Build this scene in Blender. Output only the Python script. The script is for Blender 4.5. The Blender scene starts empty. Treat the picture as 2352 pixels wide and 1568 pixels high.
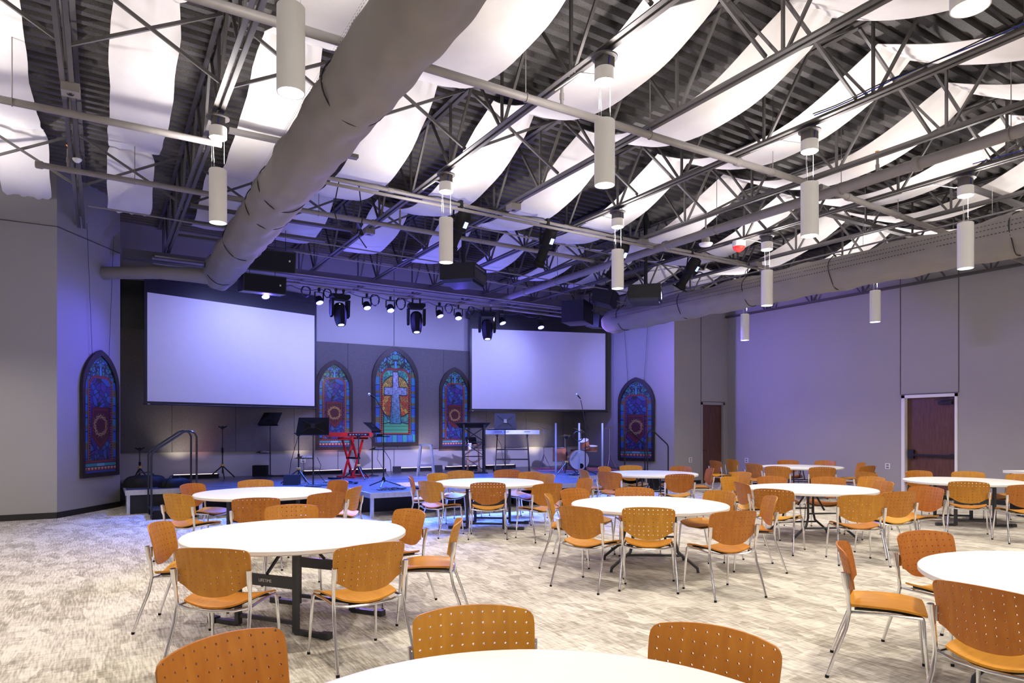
import bpy, bmesh, math, random
from mathutils import Vector, Matrix, Euler
import numpy as np
random.seed(7)
PI = math.pi
SC = bpy.context.scene
COL = SC.collection

# ------------------------------------------------------------------ camera, world, exposure
TH = math.radians(31.0)
cam_d = bpy.data.cameras.new('camera'); cam = bpy.data.objects.new('camera', cam_d); COL.objects.link(cam)
cam.location = (0, 0, 1.61); cam.rotation_euler = (PI/2, 0, -TH)
cam_d.sensor_width = 36.0; cam_d.lens = 24.0; cam_d.shift_y = 203.0/2352.0
cam_d.clip_start = 0.05; cam_d.clip_end = 200
SC.camera = cam
vs = SC.view_settings
vs.view_transform = 'Standard'; vs.look = 'None'; vs.gamma = 1.0; vs.exposure = 0.0
try: vs.use_curve_mapping = False
except Exception: pass
W = bpy.data.worlds.new('world'); SC.world = W; W.use_nodes = True
W.node_tree.nodes['Background'].inputs['Color'].default_value = (1.0, 0.95, 0.92, 1)
W.node_tree.nodes['Background'].inputs['Strength'].default_value = 0.32

def light(kind, name, loc, energy, color, direction=None, size=0.1, spot=60, blend=0.6, sy=None):
    d = bpy.data.lights.new(name, kind); d.energy = energy; d.color = color
    if kind == 'SPOT': d.spot_size = math.radians(spot); d.spot_blend = blend; d.shadow_soft_size = size
    elif kind == 'AREA':
        d.size = size
        if sy: d.shape = 'RECTANGLE'; d.size_y = sy
    else: d.shadow_soft_size = size
    o = bpy.data.objects.new(name, d); COL.objects.link(o); o.location = loc
    if direction is not None:
        o.rotation_euler = Vector(direction).to_track_quat('-Z', 'Y').to_euler()
    return o

# key numbers of the room (metres; x across the stage wall, y towards the stage)
XL, XR = -3.1, 16.55          # side walls
YF, YB = 14.75, 18.0          # front wall plane beside the stage recess, stage wall
YBACK = -5.0
def joist_x(i): return -0.33 + 1.524*i
def chord_z(x): return 5.45 - 0.025*x
def deck_z(x): return chord_z(x) + 0.93
PEND = [(1, 5.15), (1, 8.83), (3, 1.99), (3, 5.29), (3, 8.9), (5, 1.55), (5, 5.19), (5, 8.75), (7, 1.4), (7, 4.91), (7, 8.23),
        (9, 4.4), (9, 8.04), (9, 11.3), (1, 1.4), (-1, 5.15), (-1, 8.83), (-1, 12.4)]
WARM = (1.0, 0.905, 0.78)
E_DOWN, E_UP = 315, 95
for (i, y) in PEND:
    x = joist_x(i); zb = chord_z(x) - 1.33
    light('SPOT', 'pendant_down_lamp', (x, y, zb - 0.02), E_DOWN, WARM, (0, 0, -1), 0.09, 138, 0.85)
    light('SPOT', 'pendant_up_lamp', (x, y, zb + 0.73), E_UP, (1.0, 0.94, 0.9), (0, 0, 1), 0.04, 162, 0.4)
# the canopies spill light sideways and up onto the drapes
for (i, y) in PEND:
    x = joist_x(i)
    light('SPOT', 'canopy_glow_lamp', (x + 0.28, y, chord_z(x) - 0.38), 26, (1.0, 0.93, 0.9), (0, -0.1, 1), 0.12, 158, 0.35)
# added area fills, standing in for unseen pendant rows behind the camera
for x, y in ((-0.5, -2.4), (5.0, -2.4), (10.5, -2.4)):
    light('AREA', 'rear_fill_lamp', (x, y, 4.4), 60, (1.0, 0.93, 0.88), (0.25, 0.8, -0.55), 1.4)
# stage washes: one lamp in each fixture below, plus added spill and wall fills
PARS = [(3.03, 4.62), (4.19, 4.62), (5.3, 4.60), (5.88, 4.60), (7.16, 4.56), (7.68, 4.55), (8.95, 4.53), (10.15, 4.5)]
for k, (x, z) in enumerate(PARS):
    light('POINT', 'stage_spill_fill_lamp', (x, 15.3, z - 0.3), 34, (0.14, 0.10, 1.0), None, 0.07)  # added fill, throws blue up onto the roof steel
    light('SPOT', 'stage_par_lamp', (x, 15.3, z - 0.12), 3600, (0.07, 0.17, 1.0), (random.uniform(-0.2, 0.2), -0.38, -1.0), 0.07, 84, 0.9)
    light('SPOT', 'stage_wall_fill_lamp', (x, 15.75, z - 0.12), 75, (0.40, 0.46, 1.0), (random.uniform(-0.5, 0.5), 1.0, -0.55), 0.07, 120, 0.9)  # added fill aimed back at the stage wall; the pars face the hall
for x, dx in ((4.6, -0.5), (8.6, 0.5)):
    light('SPOT', 'stage_front_lamp', (x, 15.2, 4.45), 1300, (0.5, 0.3, 1.0), (dx, -1.2, -0.52), 0.06, 70, 0.9)
# added side fills without fixtures, onto the splayed walls and the right wall
light('SPOT', 'side_fill_lamp', (3.0, 15.2, 4.4), 620, (0.10, 0.08, 1.0), (-1.0, -0.02, -0.42), 0.1, 52, 1.0)
light('SPOT', 'side_fill_lamp', (10.2, 15.2, 4.3), 520, (0.2, 0.2, 1.0), (1.0, -0.02, -0.3), 0.1, 80, 1.0)
light('SPOT', 'side_fill_lamp', (10.15, 15.2, 4.1), 900, (0.36, 0.22, 1.0), (1.0, -0.62, -0.16), 0.1, 75, 1.0)
# profile spots on the front bar, aimed at the stage
ELLIPS = [(5.0, 9.95), (6.7, 9.95), (8.35, 9.95), (10.2, 9.95), (11.95, 9.95)]
for k, (x, y) in enumerate(ELLIPS):
    light('SPOT', 'profile_spot_lamp', (x - 0.15, y + 0.45, 4.55), 2600, (0.46, 0.44, 1.0), ((6.2, 7.8, 9.0, 10.2, 11.4)[k] - x + 0.15, 7.0, -4.1), 0.05, 27, 1.0)
# floor bars washing up the stage wall
for x, e, c in ((1.55, 120, (1.0, 0.86, 0.70)), (2.0, 50, (1.0, 0.45, 0.45)), (4.4, 90, (1.0, 0.8, 0.68)), (5.2, 60, (1.0, 0.4, 0.5)), (6.1, 60, (1.0, 0.66, 0.66)), (7.8, 110, (1.0, 0.84, 0.72)),
                (8.6, 40, (1.0, 0.5, 0.55)), (10.2, 100, (1.0, 0.8, 0.70)), (11.6, 120, (1.0, 0.84, 0.6))):
    light('SPOT', 'floor_bar_lamp', (x, YB - 0.42, 0.58), e*0.8, c, (0.0, 0.27, 1.0), 0.12, 84, 1.0)

# ------------------------------------------------------------------ materials
def new_mat(name):
    m = bpy.data.materials.new(name); m.use_nodes = True
    nt = m.node_tree; b = nt.nodes['Principled BSDF']
    return m, nt, b
def node(nt, t, **kw):
    n = nt.nodes.new(t)
    for k, v in kw.items():
        if k in n.inputs: n.inputs[k].default_value = v
        else: setattr(n, k, v)
    return n
def ramp(nt, src, stops):
    r = nt.nodes.new('ShaderNodeValToRGB'); e = r.color_ramp.elements
    while len(e) > 1: e.remove(e[-1])
    e[0].position, e[0].color = stops[0][0], tuple(stops[0][1]) + (1,)
    for p, c in stops[1:]:
        x = e.new(p); x.color = tuple(c) + (1,)
    nt.links.new(src, r.inputs[0]); return r
def bump(nt, b, src, strength, dist):
    bp = node(nt, 'ShaderNodeBump'); bp.inputs['Strength'].default_value = strength; bp.inputs['Distance'].default_value = dist
    nt.links.new(src, bp.inputs['Height']); nt.links.new(bp.outputs[0], b.inputs['Normal'])
def pmat(name, col, rough=0.5, metal=0.0, var=0.06, scale=6.0, coat=0.0, bmp=0.0, bscale=60.0, emit=None, estr=0.0):
    m, nt, b = new_mat(name)
    tc = node(nt, 'ShaderNodeTexCoord'); nz = node(nt, 'ShaderNodeTexNoise'); nz.inputs['Scale'].default_value = scale
    nt.links.new(tc.outputs['Object'], nz.inputs['Vector'])
    lo = [max(0, c*(1-var)) for c in col]; hi = [min(1, c*(1+var)) for c in col]
    r = ramp(nt, nz.outputs['Fac'], [(0.3, lo), (0.7, hi)]); nt.links.new(r.outputs[0], b.inputs['Base Color'])
    b.inputs['Roughness'].default_value = rough; b.inputs['Metallic'].default_value = metal
    if coat: b.inputs['Coat Weight'].default_value = coat; b.inputs['Coat Roughness'].default_value = 0.15
    if bmp:
        n2 = node(nt, 'ShaderNodeTexNoise'); n2.inputs['Scale'].default_value = bscale
        nt.links.new(tc.outputs['Object'], n2.inputs['Vector']); bump(nt, b, n2.outputs['Fac'], bmp, 0.01)
    if emit: b.inputs['Emission Color'].default_value = tuple(emit) + (1,); b.inputs['Emission Strength'].default_value = estr
    return m
def emat(name, col, s): return pmat(name, (0.8, 0.8, 0.8), 0.4, var=0.01, emit=col, estr=s)

M = {}
M['paint'] = pmat('wall_paint', (0.385, 0.375, 0.365), 0.75, var=0.02, scale=0.7, bmp=0.08, bscale=180)
M['base'] = pmat('black_rubber_base', (0.018, 0.017, 0.017), 0.5)
M['seam'] = pmat('wall_joint', (0.10, 0.10, 0.10), 0.8)
M['black'] = pmat('black_metal', (0.012, 0.012, 0.014), 0.4)
M['plastic'] = pmat('black_plastic', (0.010, 0.010, 0.012), 0.6)
M['plastic'].node_tree.nodes['Principled BSDF'].inputs['Specular IOR Level'].default_value = 0.18
M['rail'] = pmat('rail_black', (0.012, 0.012, 0.014), 0.3, coat=0.3)
M['steel'] = pmat('joist_paint', (0.10, 0.092, 0.09), 0.55, var=0.08, scale=3)
M['pipe'] = pmat('pipe_paint', (0.24, 0.22, 0.215), 0.5, var=0.05)
M['alu'] = pmat('aluminium', (0.55, 0.55, 0.56), 0.38, 0.75, var=0.1, scale=14)
M['chrome'] = pmat('chrome', (0.78, 0.78, 0.80), 0.12, 1.0, var=0.02)
M['white'] = pmat('white_enamel', (0.93, 0.93, 0.90), 0.4, var=0.01)
M['tabletop'] = pmat('white_plastic_top', (0.76, 0.765, 0.76), 0.42, var=0.015, scale=2, bmp=0.05, bscale=300)
M['tablesteel'] = pmat('table_steel', (0.03, 0.032, 0.038), 0.4)
M['fabric'] = pmat('white_drape', (0.72, 0.695, 0.68), 0.9, var=0.02, bmp=0.12, bscale=14)
M['duct'] = pmat('grey_duct_cloth', (0.25, 0.23, 0.218), 0.85, var=0.05, scale=3, bmp=0.6, bscale=4)
M['stitch'] = pmat('dark_stitching', (0.03, 0.03, 0.03), 0.8)
M['cable'] = pmat('black_cable', (0.01, 0.01, 0.011), 0.5)
M['whitecable'] = pmat('white_cable', (0.7, 0.7, 0.7), 0.5)
M['bluecable'] = pmat('blue_wire', (0.03, 0.05, 0.4), 0.5)
M['screen'] = pmat('projection_cloth', (0.78, 0.78, 0.80), 0.9, var=0.01)
M['deckfloor'] = pmat('black_stage_floor', (0.06, 0.06, 0.075), 0.3, var=0.2, scale=4, bmp=0.1, bscale=40)
M['red'] = pmat('red_lacquer', (0.6, 0.012, 0.012), 0.3, coat=0.4)
M['redlamp'] = pmat('red_strobe', (0.6, 0.02, 0.02), 0.3, emit=(1, 0.05, 0.02), estr=0.6)
M['gold'] = pmat('brass_yellow', (0.62, 0.4, 0.1), 0.4)
M['drumwood'] = pmat('maple_lacquer', (0.45, 0.16, 0.07), 0.25, coat=0.5, var=0.2, scale=5)
M['drumhead'] = pmat('drum_skin', (0.78, 0.78, 0.78), 0.5)
M['cymbal'] = pmat('bronze_cymbal', (0.55, 0.35, 0.13), 0.3, 0.9)
M['kbwhite'] = pmat('white_keyboard_shell', (0.75, 0.76, 0.8), 0.4)
M['ivory'] = pmat('piano_keys', (0.8, 0.8, 0.78), 0.3)
M['galv'] = pmat('galvanised_stool', (0.45, 0.47, 0.52), 0.28, 0.85, var=0.12)
M['pine'] = pmat('pale_wood', (0.6, 0.36, 0.19), 0.5, var=0.15, scale=9)
M['rugpink'] = pmat('pink_rug', (0.55, 0.2, 0.25), 0.95, var=0.5, scale=30)
M['lens'] = emat('lamp_lens', (1.0, 0.98, 0.94), 6.0)
M['canopy_lens'] = emat('canopy_lens', (1.0, 0.97, 0.93), 7.0)
M['parlens'] = emat('blue_led_face', (0.30, 0.5, 1.0), 4.0)
M['headlens'] = emat('moving_head_lens', (0.75, 0.95, 1.0), 2.5)
M['barlens'] = emat('warm_bar_lens', (1.0, 0.7, 0.6), 2.2)
M['led'] = emat('blue_led', (0.2, 0.35, 1.0), 3.0)
M['brick_red'] = pmat('brass_head', (0.6, 0.25, 0.05), 0.4, 0.6)
M['frame'] = pmat('walnut_frame', (0.022, 0.012, 0.010), 0.45, var=0.3, scale=12)
M['projector'] = pmat('projector_shell', (0.02, 0.02, 0.02), 0.45)
M['speaker'] = pmat('speaker_cabinet', (0.012, 0.012, 0.016), 0.5)
M['paleblue'] = pmat('pale_blue_strip', (0.35, 0.42, 0.55), 0.4)
M['textwhite'] = pmat('white_lettering', (0.8, 0.8, 0.8), 0.5)
M['textdark'] = pmat('dark_lettering', (0.03, 0.035, 0.08), 0.5)
M['silver'] = pmat('silver_badge', (0.6, 0.6, 0.62), 0.3, 0.8)
M['paper'] = pmat('paper', (0.8, 0.8, 0.8), 0.7)

def wood_mat(name, dark, light_, rough=0.33, coat=0.35, scale=7.0, stretch=(1, 9, 1), rnd=0.0):
    m, nt, b = new_mat(name)
    tc = node(nt, 'ShaderNodeTexCoord'); mp = node(nt, 'ShaderNodeMapping'); mp.inputs['Scale'].default_value = stretch
    nz = node(nt, 'ShaderNodeTexNoise'); nz.inputs['Scale'].default_value = scale; nz.inputs['Detail'].default_value = 5; nz.inputs['Distortion'].default_value = 0.6
    nt.links.new(tc.outputs['Object'], mp.inputs['Vector']); nt.links.new(mp.outputs[0], nz.inputs['Vector'])
    r = ramp(nt, nz.outputs['Fac'], [(0.25, dark), (0.75, light_)])
    out = r.outputs[0]
    if rnd:
        oi = node(nt, 'ShaderNodeObjectInfo'); hs = node(nt, 'ShaderNodeHueSaturation')
        mr = node(nt, 'ShaderNodeMapRange'); mr.inputs['To Min'].default_value = 0.5-rnd*0.05; mr.inputs['To Max'].default_value = 0.5+rnd*0.03
        mv = node(nt, 'ShaderNodeMapRange'); mv.inputs['To Min'].default_value = 0.82; mv.inputs['To Max'].default_value = 1.12
        nt.links.new(oi.outputs['Random'], mr.inputs['Value']); nt.links.new(oi.outputs['Random'], mv.inputs['Value'])
        nt.links.new(mr.outputs[0], hs.inputs['Hue']); nt.links.new(mv.outputs[0], hs.inputs['Value'])
        nt.links.new(out, hs.inputs['Color']); out = hs.outputs[0]
    nt.links.new(out, b.inputs['Base Color'])
    b.inputs['Roughness'].default_value = rough; b.inputs['Coat Weight'].default_value = coat; b.inputs['Coat Roughness'].default_value = 0.2
    return m
M['wood'] = wood_mat('honey_plywood', (0.40, 0.148, 0.016), (0.53, 0.225, 0.026), 0.45, 0.05, 5.0, (5, 1, 1), 0.35)
M['wood'].node_tree.nodes['Principled BSDF'].inputs['Specular IOR Level'].default_value = 0.3
M['seatwood'] = wood_mat('golden_plywood', (0.47, 0.20, 0.012), (0.60, 0.285, 0.022), 0.45, 0.04, 5.0, (5, 1, 1), 0.3)
M['seatwood'].node_tree.nodes['Principled BSDF'].inputs['Specular IOR Level'].default_value = 0.28
M['doorwood'] = wood_mat('walnut_door', (0.075, 0.030, 0.018), (0.16, 0.068, 0.038), 0.45, 0.1, 6.0, (5, 5, 0.5))

def carpet():
    m, nt, b = new_mat('patterned_carpet')
    tc = node(nt, 'ShaderNodeTexCoord'); L = nt.links.new
    # long fine streaks
    mp = node(nt, 'ShaderNodeMapping'); mp.inputs['Scale'].default_value = (40, 3.6, 1); L(tc.outputs['Object'], mp.inputs['Vector'])
    n1 = node(nt, 'ShaderNodeTexNoise'); n1.inputs['Scale'].default_value = 1.6; n1.inputs['Detail'].default_value = 4; L(mp.outputs[0], n1.inputs['Vector'])
    # cross streaks
    mp2 = node(nt, 'ShaderNodeMapping'); mp2.inputs['Scale'].default_value = (5, 22, 1); L(tc.outputs['Object'], mp2.inputs['Vector'])
    n2 = node(nt, 'ShaderNodeTexNoise'); n2.inputs['Scale'].default_value = 1.2; n2.inputs['Detail'].default_value = 3; L(mp2.outputs[0], n2.inputs['Vector'])
    # plank patches
    mp3 = node(nt, 'ShaderNodeMapping'); mp3.inputs['Scale'].default_value = (9, 3.4, 1); mp3.inputs['Rotation'].default_value = (0, 0, 0.5); L(tc.outputs['Object'], mp3.inputs['Vector'])
    v = node(nt, 'ShaderNodeTexVoronoi'); v.inputs['Scale'].default_value = 1.0; L(mp3.outputs[0], v.inputs['Vector'])
    sep = node(nt, 'ShaderNodeSeparateColor'); L(v.outputs['Color'], sep.inputs[0])
    n3 = node(nt, 'ShaderNodeTexNoise'); n3.inputs['Scale'].default_value = 1.1; n3.inputs['Detail'].default_value = 2; L(tc.outputs['Object'], n3.inputs['Vector'])
    def math_(op, a, bb, cl=False):
        x = node(nt, 'ShaderNodeMath'); x.operation = op; x.use_clamp = cl
        for i, q in enumerate((a, bb)):
            if isinstance(q, (int, float)): x.inputs[i].default_value = q
            else: L(q, x.inputs[i])
        return x.outputs[0]
    s = math_('ADD', math_('MULTIPLY', n1.outputs['Fac'], 0.85), math_('MULTIPLY', n2.outputs['Fac'], 0.38))
    s = math_('ADD', s, math_('MULTIPLY', sep.outputs[0], 0.22))
    s = math_('ADD', s, math_('MULTIPLY', n3.outputs['Fac'], 0.26))
    s = math_('SUBTRACT', s, 0.33)
    r = ramp(nt, s, [(0.30, (0.26, 0.23, 0.185)), (0.44, (0.385, 0.348, 0.29)), (0.54, (0.50, 0.464, 0.395)), (0.70, (0.66, 0.625, 0.545))])
    L(r.outputs[0], b.inputs['Base Color']); b.inputs['Roughness'].default_value = 0.95
    n4 = node(nt, 'ShaderNodeTexNoise'); n4.inputs['Scale'].default_value = 260; L(tc.outputs['Object'], n4.inputs['Vector'])
    bump(nt, b, n4.outputs['Fac'], 0.25, 0.01)
    return m
M['carpet'] = carpet()
def panel_mat():
    m, nt, b = new_mat('grey_wool_panel')
    tc = node(nt, 'ShaderNodeTexCoord'); n = node(nt, 'ShaderNodeTexNoise'); n.inputs['Scale'].default_value = 110; n.inputs['Detail'].default_value = 3
    nt.links.new(tc.outputs['Object'], n.inputs['Vector'])
    r = ramp(nt, n.outputs['Fac'], [(0.3, (0.085, 0.078, 0.08)), (0.7, (0.16, 0.152, 0.152))]); nt.links.new(r.outputs[0], b.inputs['Base Color'])
    b.inputs['Roughness'].default_value = 0.95; bump(nt, b, n.outputs['Fac'], 0.4, 0.01)
    return m
M['panel'] = panel_mat()
def deck_mat():
    m, nt, b = new_mat('perforated_roof_deck')
    tc = node(nt, 'ShaderNodeTexCoord'); v = node(nt, 'ShaderNodeTexVoronoi'); v.inputs['Scale'].default_value = 55
    nt.links.new(tc.outputs['Object'], v.inputs['Vector'])
    r = ramp(nt, v.outputs['Distance'], [(0.16, (0.035, 0.032, 0.032)), (0.30, (0.13, 0.12, 0.118))]); nt.links.new(r.outputs[0], b.inputs['Base Color'])
    b.inputs['Roughness'].default_value = 0.6
    return m
M['deck'] = deck_mat()
def glass_clear():
    m, nt, b = new_mat('clear_acrylic')
    b.inputs['Transmission Weight'].default_value = 1.0; b.inputs['Roughness'].default_value = 0.02; b.inputs['IOR'].default_value = 1.1
    b.inputs['Base Color'].default_value = (0.93, 0.95, 1, 1); return m
M['acrylic'] = glass_clear()
def attr_mat():
    m, nt, b = new_mat('stained_glass')
    a = node(nt, 'ShaderNodeVertexColor'); a.layer_name = 'Col'
    nt.links.new(a.outputs[0], b.inputs['Base Color']); b.inputs['Roughness'].default_value = 0.5
    b.inputs['Coat Weight'].default_value = 0.25; b.inputs['Coat Roughness'].default_value = 0.12
    return m
M['stained'] = attr_mat()

# ------------------------------------------------------------------ mesh helpers
class MB:
    def __init__(s): s.v = []; s.f = []
    def add(s, vs_, fs_):
        n = len(s.v); s.v += [tuple(p) for p in vs_]; s.f += [tuple(i+n for i in f) for f in fs_]; return s
    def box(s, x0, x1, y0, y1, z0, z1, m=None):
        vs_ = [Vector((x, y, z)) for z in (z0, z1) for y in (y0, y1) for x in (x0, x1)]
        if m is not None: vs_ = [m @ p for p in vs_]
        return s.add(vs_, [(0, 2, 3, 1), (4, 5, 7, 6), (0, 1, 5, 4), (2, 6, 7, 3), (0, 4, 6, 2), (1, 3, 7, 5)])
    def bar(s, p0, p1, w, h, up=(0, 0, 1)):
        p0, p1 = Vector(p0), Vector(p1); d = (p1-p0).normalized(); up = Vector(up)
        if abs(d.dot(up)) > 0.98: up = Vector((0, 1, 0)) if abs(d.y) < 0.9 else Vector((1, 0, 0))
        a = d.cross(up).normalized()*w/2; b = a.cross(d).normalized()*h/2
        vs_ = [p + q for p in (p0, p1) for q in (-a-b, a-b, a+b, -a+b)]
        return s.add(vs_, [(0, 1, 2, 3), (7, 6, 5, 4), (0, 4, 5, 1), (1, 5, 6, 2), (2, 6, 7, 3), (3, 7, 4, 0)])
    def tube(s, pts, r, seg=8, caps=True):
        pts = [Vector(p) for p in pts]; n = len(pts)
        rs = r if isinstance(r, (list, tuple)) else [r]*n
        base = len(s.v); prev = None
        for i, p in enumerate(pts):
            d = (pts[min(i+1, n-1)] - pts[max(i-1, 0)]).normalized()
            if prev is None:
                a = d.cross(Vector((0, 0, 1)))
                if a.length < 0.05: a = d.cross(Vector((1, 0, 0)))
            else: a = prev - d*prev.dot(d)
            a.normalize(); prev = a; b = d.cross(a)
            for k in range(seg):
                t = 2*PI*k/seg; s.v.append(tuple(p + (a*math.cos(t) + b*math.sin(t))*rs[i]))
        for i in range(n-1):
            for k in range(seg):
                k2 = (k+1) % seg; s.f.append((base+i*seg+k, base+i*seg+k2, base+(i+1)*seg+k2, base+(i+1)*seg+k))
        if caps:
            s.f.append(tuple(base+k for k in reversed(range(seg)))); s.f.append(tuple(base+(n-1)*seg+k for k in range(seg)))
        return s
    def lathe(s, prof, seg=24, m=None, caps=True):
        base = len(s.v); m = m or Matrix()
        for (r, z) in prof:
            for k in range(seg):
                t = 2*PI*k/seg; s.v.append(tuple(m @ Vector((r*math.cos(t), r*math.sin(t), z))))
        n = len(prof)
        for i in range(n-1):
            for k in range(seg):
                k2 = (k+1) % seg; s.f.append((base+i*seg+k, base+i*seg+k2, base+(i+1)*seg+k2, base+(i+1)*seg+k))
        if caps:
            s.f.append(tuple(base+k for k in reversed(range(seg)))); s.f.append(tuple(base+(n-1)*seg+k for k in range(seg)))
        return s
    def extrude(s, poly, d0, d1, fn):
        """poly: list of (u, v); fn(u, v, d) -> point"""
        n = len(poly)
        s.add([fn(u, v, d0) for u, v in poly] + [fn(u, v, d1) for u, v in poly],
              [tuple(range(n)), tuple(reversed(range(n, 2*n)))] + [(i, i+n, (i+1) % n + n, (i+1) % n) for i in range(n)])
        return s
    def grid(s, pts):
        """pts: rows of points"""
        base = len(s.v); nr, nc = len(pts), len(pts[0])
        for r in pts: s.v += [tuple(p) for p in r]
        for i in range(nr-1):
            for j in range(nc-1):
                a = base+i*nc+j; s.f.append((a, a+1, a+nc+1, a+nc))
        return s
    def build(s, name, m, parent=None, loc=(0, 0, 0), rz=0.0, smooth=True, ang=35, fix=True):
        me = bpy.data.meshes.new(name); me.from_pydata(s.v, [], s.f); me.update()
        if fix:
            bm = bmesh.new(); bm.from_mesh(me); bmesh.ops.recalc_face_normals(bm, faces=bm.faces); bm.to_mesh(me); bm.free()
        if smooth:
            for p in me.polygons: p.use_smooth = True
            me.set_sharp_from_angle(angle=math.radians(ang))
        me.materials.append(M[m] if isinstance(m, str) else m)
        o = bpy.data.objects.new(name, me); COL.objects.link(o); o.location = loc; o.rotation_euler = (0, 0, rz)
        if parent is not None: o.parent = parent
        return o
def tag(o, label=None, cat=None, group=None, kind=None):
    if label: o['label'] = label
    if cat: o['category'] = cat
    if group: o['group'] = group
    if kind: o['kind'] = kind
    return o
def thing(name, loc, rz=0.0, label=None, cat=None, group=None):
    o = bpy.data.objects.new(name, None); COL.objects.link(o); o.location = loc; o.rotation_euler = (0, 0, rz)
    o.empty_display_size = 0.1
    return tag(o, label, cat, group)
def struct(mb, name, m, **kw): return tag(mb.build(name, m, **kw), kind='structure')
def kids(o): return [c for c in ALLP.get(o.name, [])]
def copy_tree(o, parent=None, only=None):
    c = o.copy(); COL.objects.link(c)
    if parent is not None: c.parent = parent
    for ch in list(o.children): copy_tree(ch, c)
    return c
def dup(root, loc, rz=None, label=None, group=None):
    c = copy_tree(root); c.location = loc
    if rz is not None: c.rotation_euler = (0, 0, rz)
    if label: c['label'] = label
    if group: c['group'] = group
    return c
def textmesh(name, txt, size, m, parent=None, loc=(0, 0, 0), rot=(PI/2, 0, 0), depth=0.001, align='CENTER', label=None):
    cu = bpy.data.curves.new(name, 'FONT'); cu.body = txt; cu.size = size; cu.extrude = depth; cu.align_x = align; cu.align_y = 'CENTER'; cu.resolution_u = 3
    t = bpy.data.objects.new(name, cu); COL.objects.link(t)
    dg = bpy.context.evaluated_depsgraph_get(); me = bpy.data.meshes.new_from_object(t.evaluated_get(dg))
    bpy.data.objects.remove(t); me.materials.clear(); me.materials.append(M[m])
    o = bpy.data.objects.new(name, me); COL.objects.link(o); o.location = loc; o.rotation_euler = rot
    if parent is not None: o.parent = parent
    if label: o['label'] = label
    return o
def arcpts(c, r, a0, a1, n, plane='xz'):
    out = []
    for i in range(n+1):
        t = a0 + (a1-a0)*i/n
        if plane == 'xz': out.append((c[0]+r*math.cos(t), c[1], c[2]+r*math.sin(t)))
        elif plane == 'xy': out.append((c[0]+r*math.cos(t), c[1]+r*math.sin(t), c[2]))
        else: out.append((c[0], c[1]+r*math.cos(t), c[2]+r*math.sin(t)))
    return out
# ================================================================== the room
def wall_seg(name, p, q, z0, z1, th=0.12, m='paint', holes=()):
    """vertical wall from p to q (outer side to the left of p->q); holes: (s0, s1, ztop) from the floor"""
    p, q = Vector((*p, 0)), Vector((*q, 0)); d = (q-p); L = d.length; d.normalize(); n = Vector((-d.y, d.x, 0))
    b = MB()
    def blk(s0, s1, a, c):
        P = [p + d*s + n*t for s in (s0, s1) for t in (0, th)]
        vs_ = [v + Vector((0, 0, z)) for z in (a, c) for v in P]
        b.add(vs_, [(0, 1, 3, 2), (4, 6, 7, 5), (0, 4, 5, 1), (2, 3, 7, 6), (0, 2, 6, 4), (1, 5, 7, 3)])
    s = 0
    for (h0, h1, zt) in sorted(holes):
        blk(s, h0, z0, z1); blk(h0, h1, zt, z1); s = h1
    blk(s, L, z0, z1)
    return struct(b, name, m, smooth=False)
ZT = 6.5
struct(MB().box(XL-0.3, XR+0.3, YBACK, YB+0.3, -0.1, 0.0), 'floor', 'carpet', smooth=False)
wall_seg('wall_front_left', (XL-0.12, 14.93), (-0.7, 14.93), 0, ZT)
wall_seg('wall_splay_left', (-0.7, 14.93), (0.33, 16.52), 0, ZT)
wall_seg('wall_return_left', (0.33, 16.52), (0.33, YB), 0, ZT)
wall_seg('wall_stage', (0.33, YB), (13.6, YB), 0, ZT)
wall_seg('wall_return_right', (13.6, YB), (13.6, 16.5), 0, ZT)
wall_seg('wall_splay_right', (13.6, 16.5), (14.3, 14.62), 0, ZT)
wall_seg('wall_front_right', (14.3, 14.62), (XR+0.12, 14.62), 0, ZT, holes=[(15.42-14.3, 16.36-14.3, 2.41)])
wall_seg('wall_right', (XR, 14.62), (XR, YBACK), 0, ZT, holes=[(14.62-9.22, 14.62-8.06, 2.41)])
wall_seg('wall_left', (XL, YBACK), (XL, 14.93), 0, ZT)
# roof deck: trapezoid ribs running across the joists
b = MB(); pitch = 0.203; prof = []
y = YBACK
while y < YB+0.3:
    prof += [(y, 0.0), (y+0.085, 0.0), (y+0.105, 0.07), (y+0.183, 0.07)]; y += pitch
rows = []
for x in (XL-0.2, XR+0.3): rows.append([(x, yy, deck_z(x)+dz) for yy, dz in prof])
b.grid(rows)
rows = []
for x in (XL-0.2, XR+0.3): rows.append([(x, yy, deck_z(x)+0.12) for yy in (YBACK, YB+0.3)])
b.grid(rows); struct(b, 'ceiling', 'deck', smooth=False, fix=False)
# skirting
def skirt(name, pts, side=1):
    b = MB()
    for p, q in zip(pts, pts[1:]):
        p, q = Vector((*p, 0)), Vector((*q, 0)); d = (q-p).normalized(); n = Vector((d.y, -d.x, 0))*0.012
        b.add([p, q, q+n, p+n] + [v+Vector((0, 0, 0.11)) for v in (p, q, q+n, p+n)],
              [(0, 1, 2, 3), (7, 6, 5, 4), (0, 4, 5, 1), (1, 5, 6, 2), (2, 6, 7, 3), (3, 7, 4, 0)])
    return struct(b, name, 'base', smooth=False)
skirt('baseboard_left', [(XL, 14.93), (-0.7, 14.93), (0.33, 16.52)])
skirt('baseboard_front_right', [(13.6, 16.5), (14.3, 14.62), (15.38, 14.62)])
skirt('baseboard_corner', [(16.42, 14.62), (XR, 14.62)])
skirt('baseboard_right', [(XR, 14.6), (XR, 9.28)]); skirt('baseboard_right_near', [(XR, 8.0), (XR, YBACK)])
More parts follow.
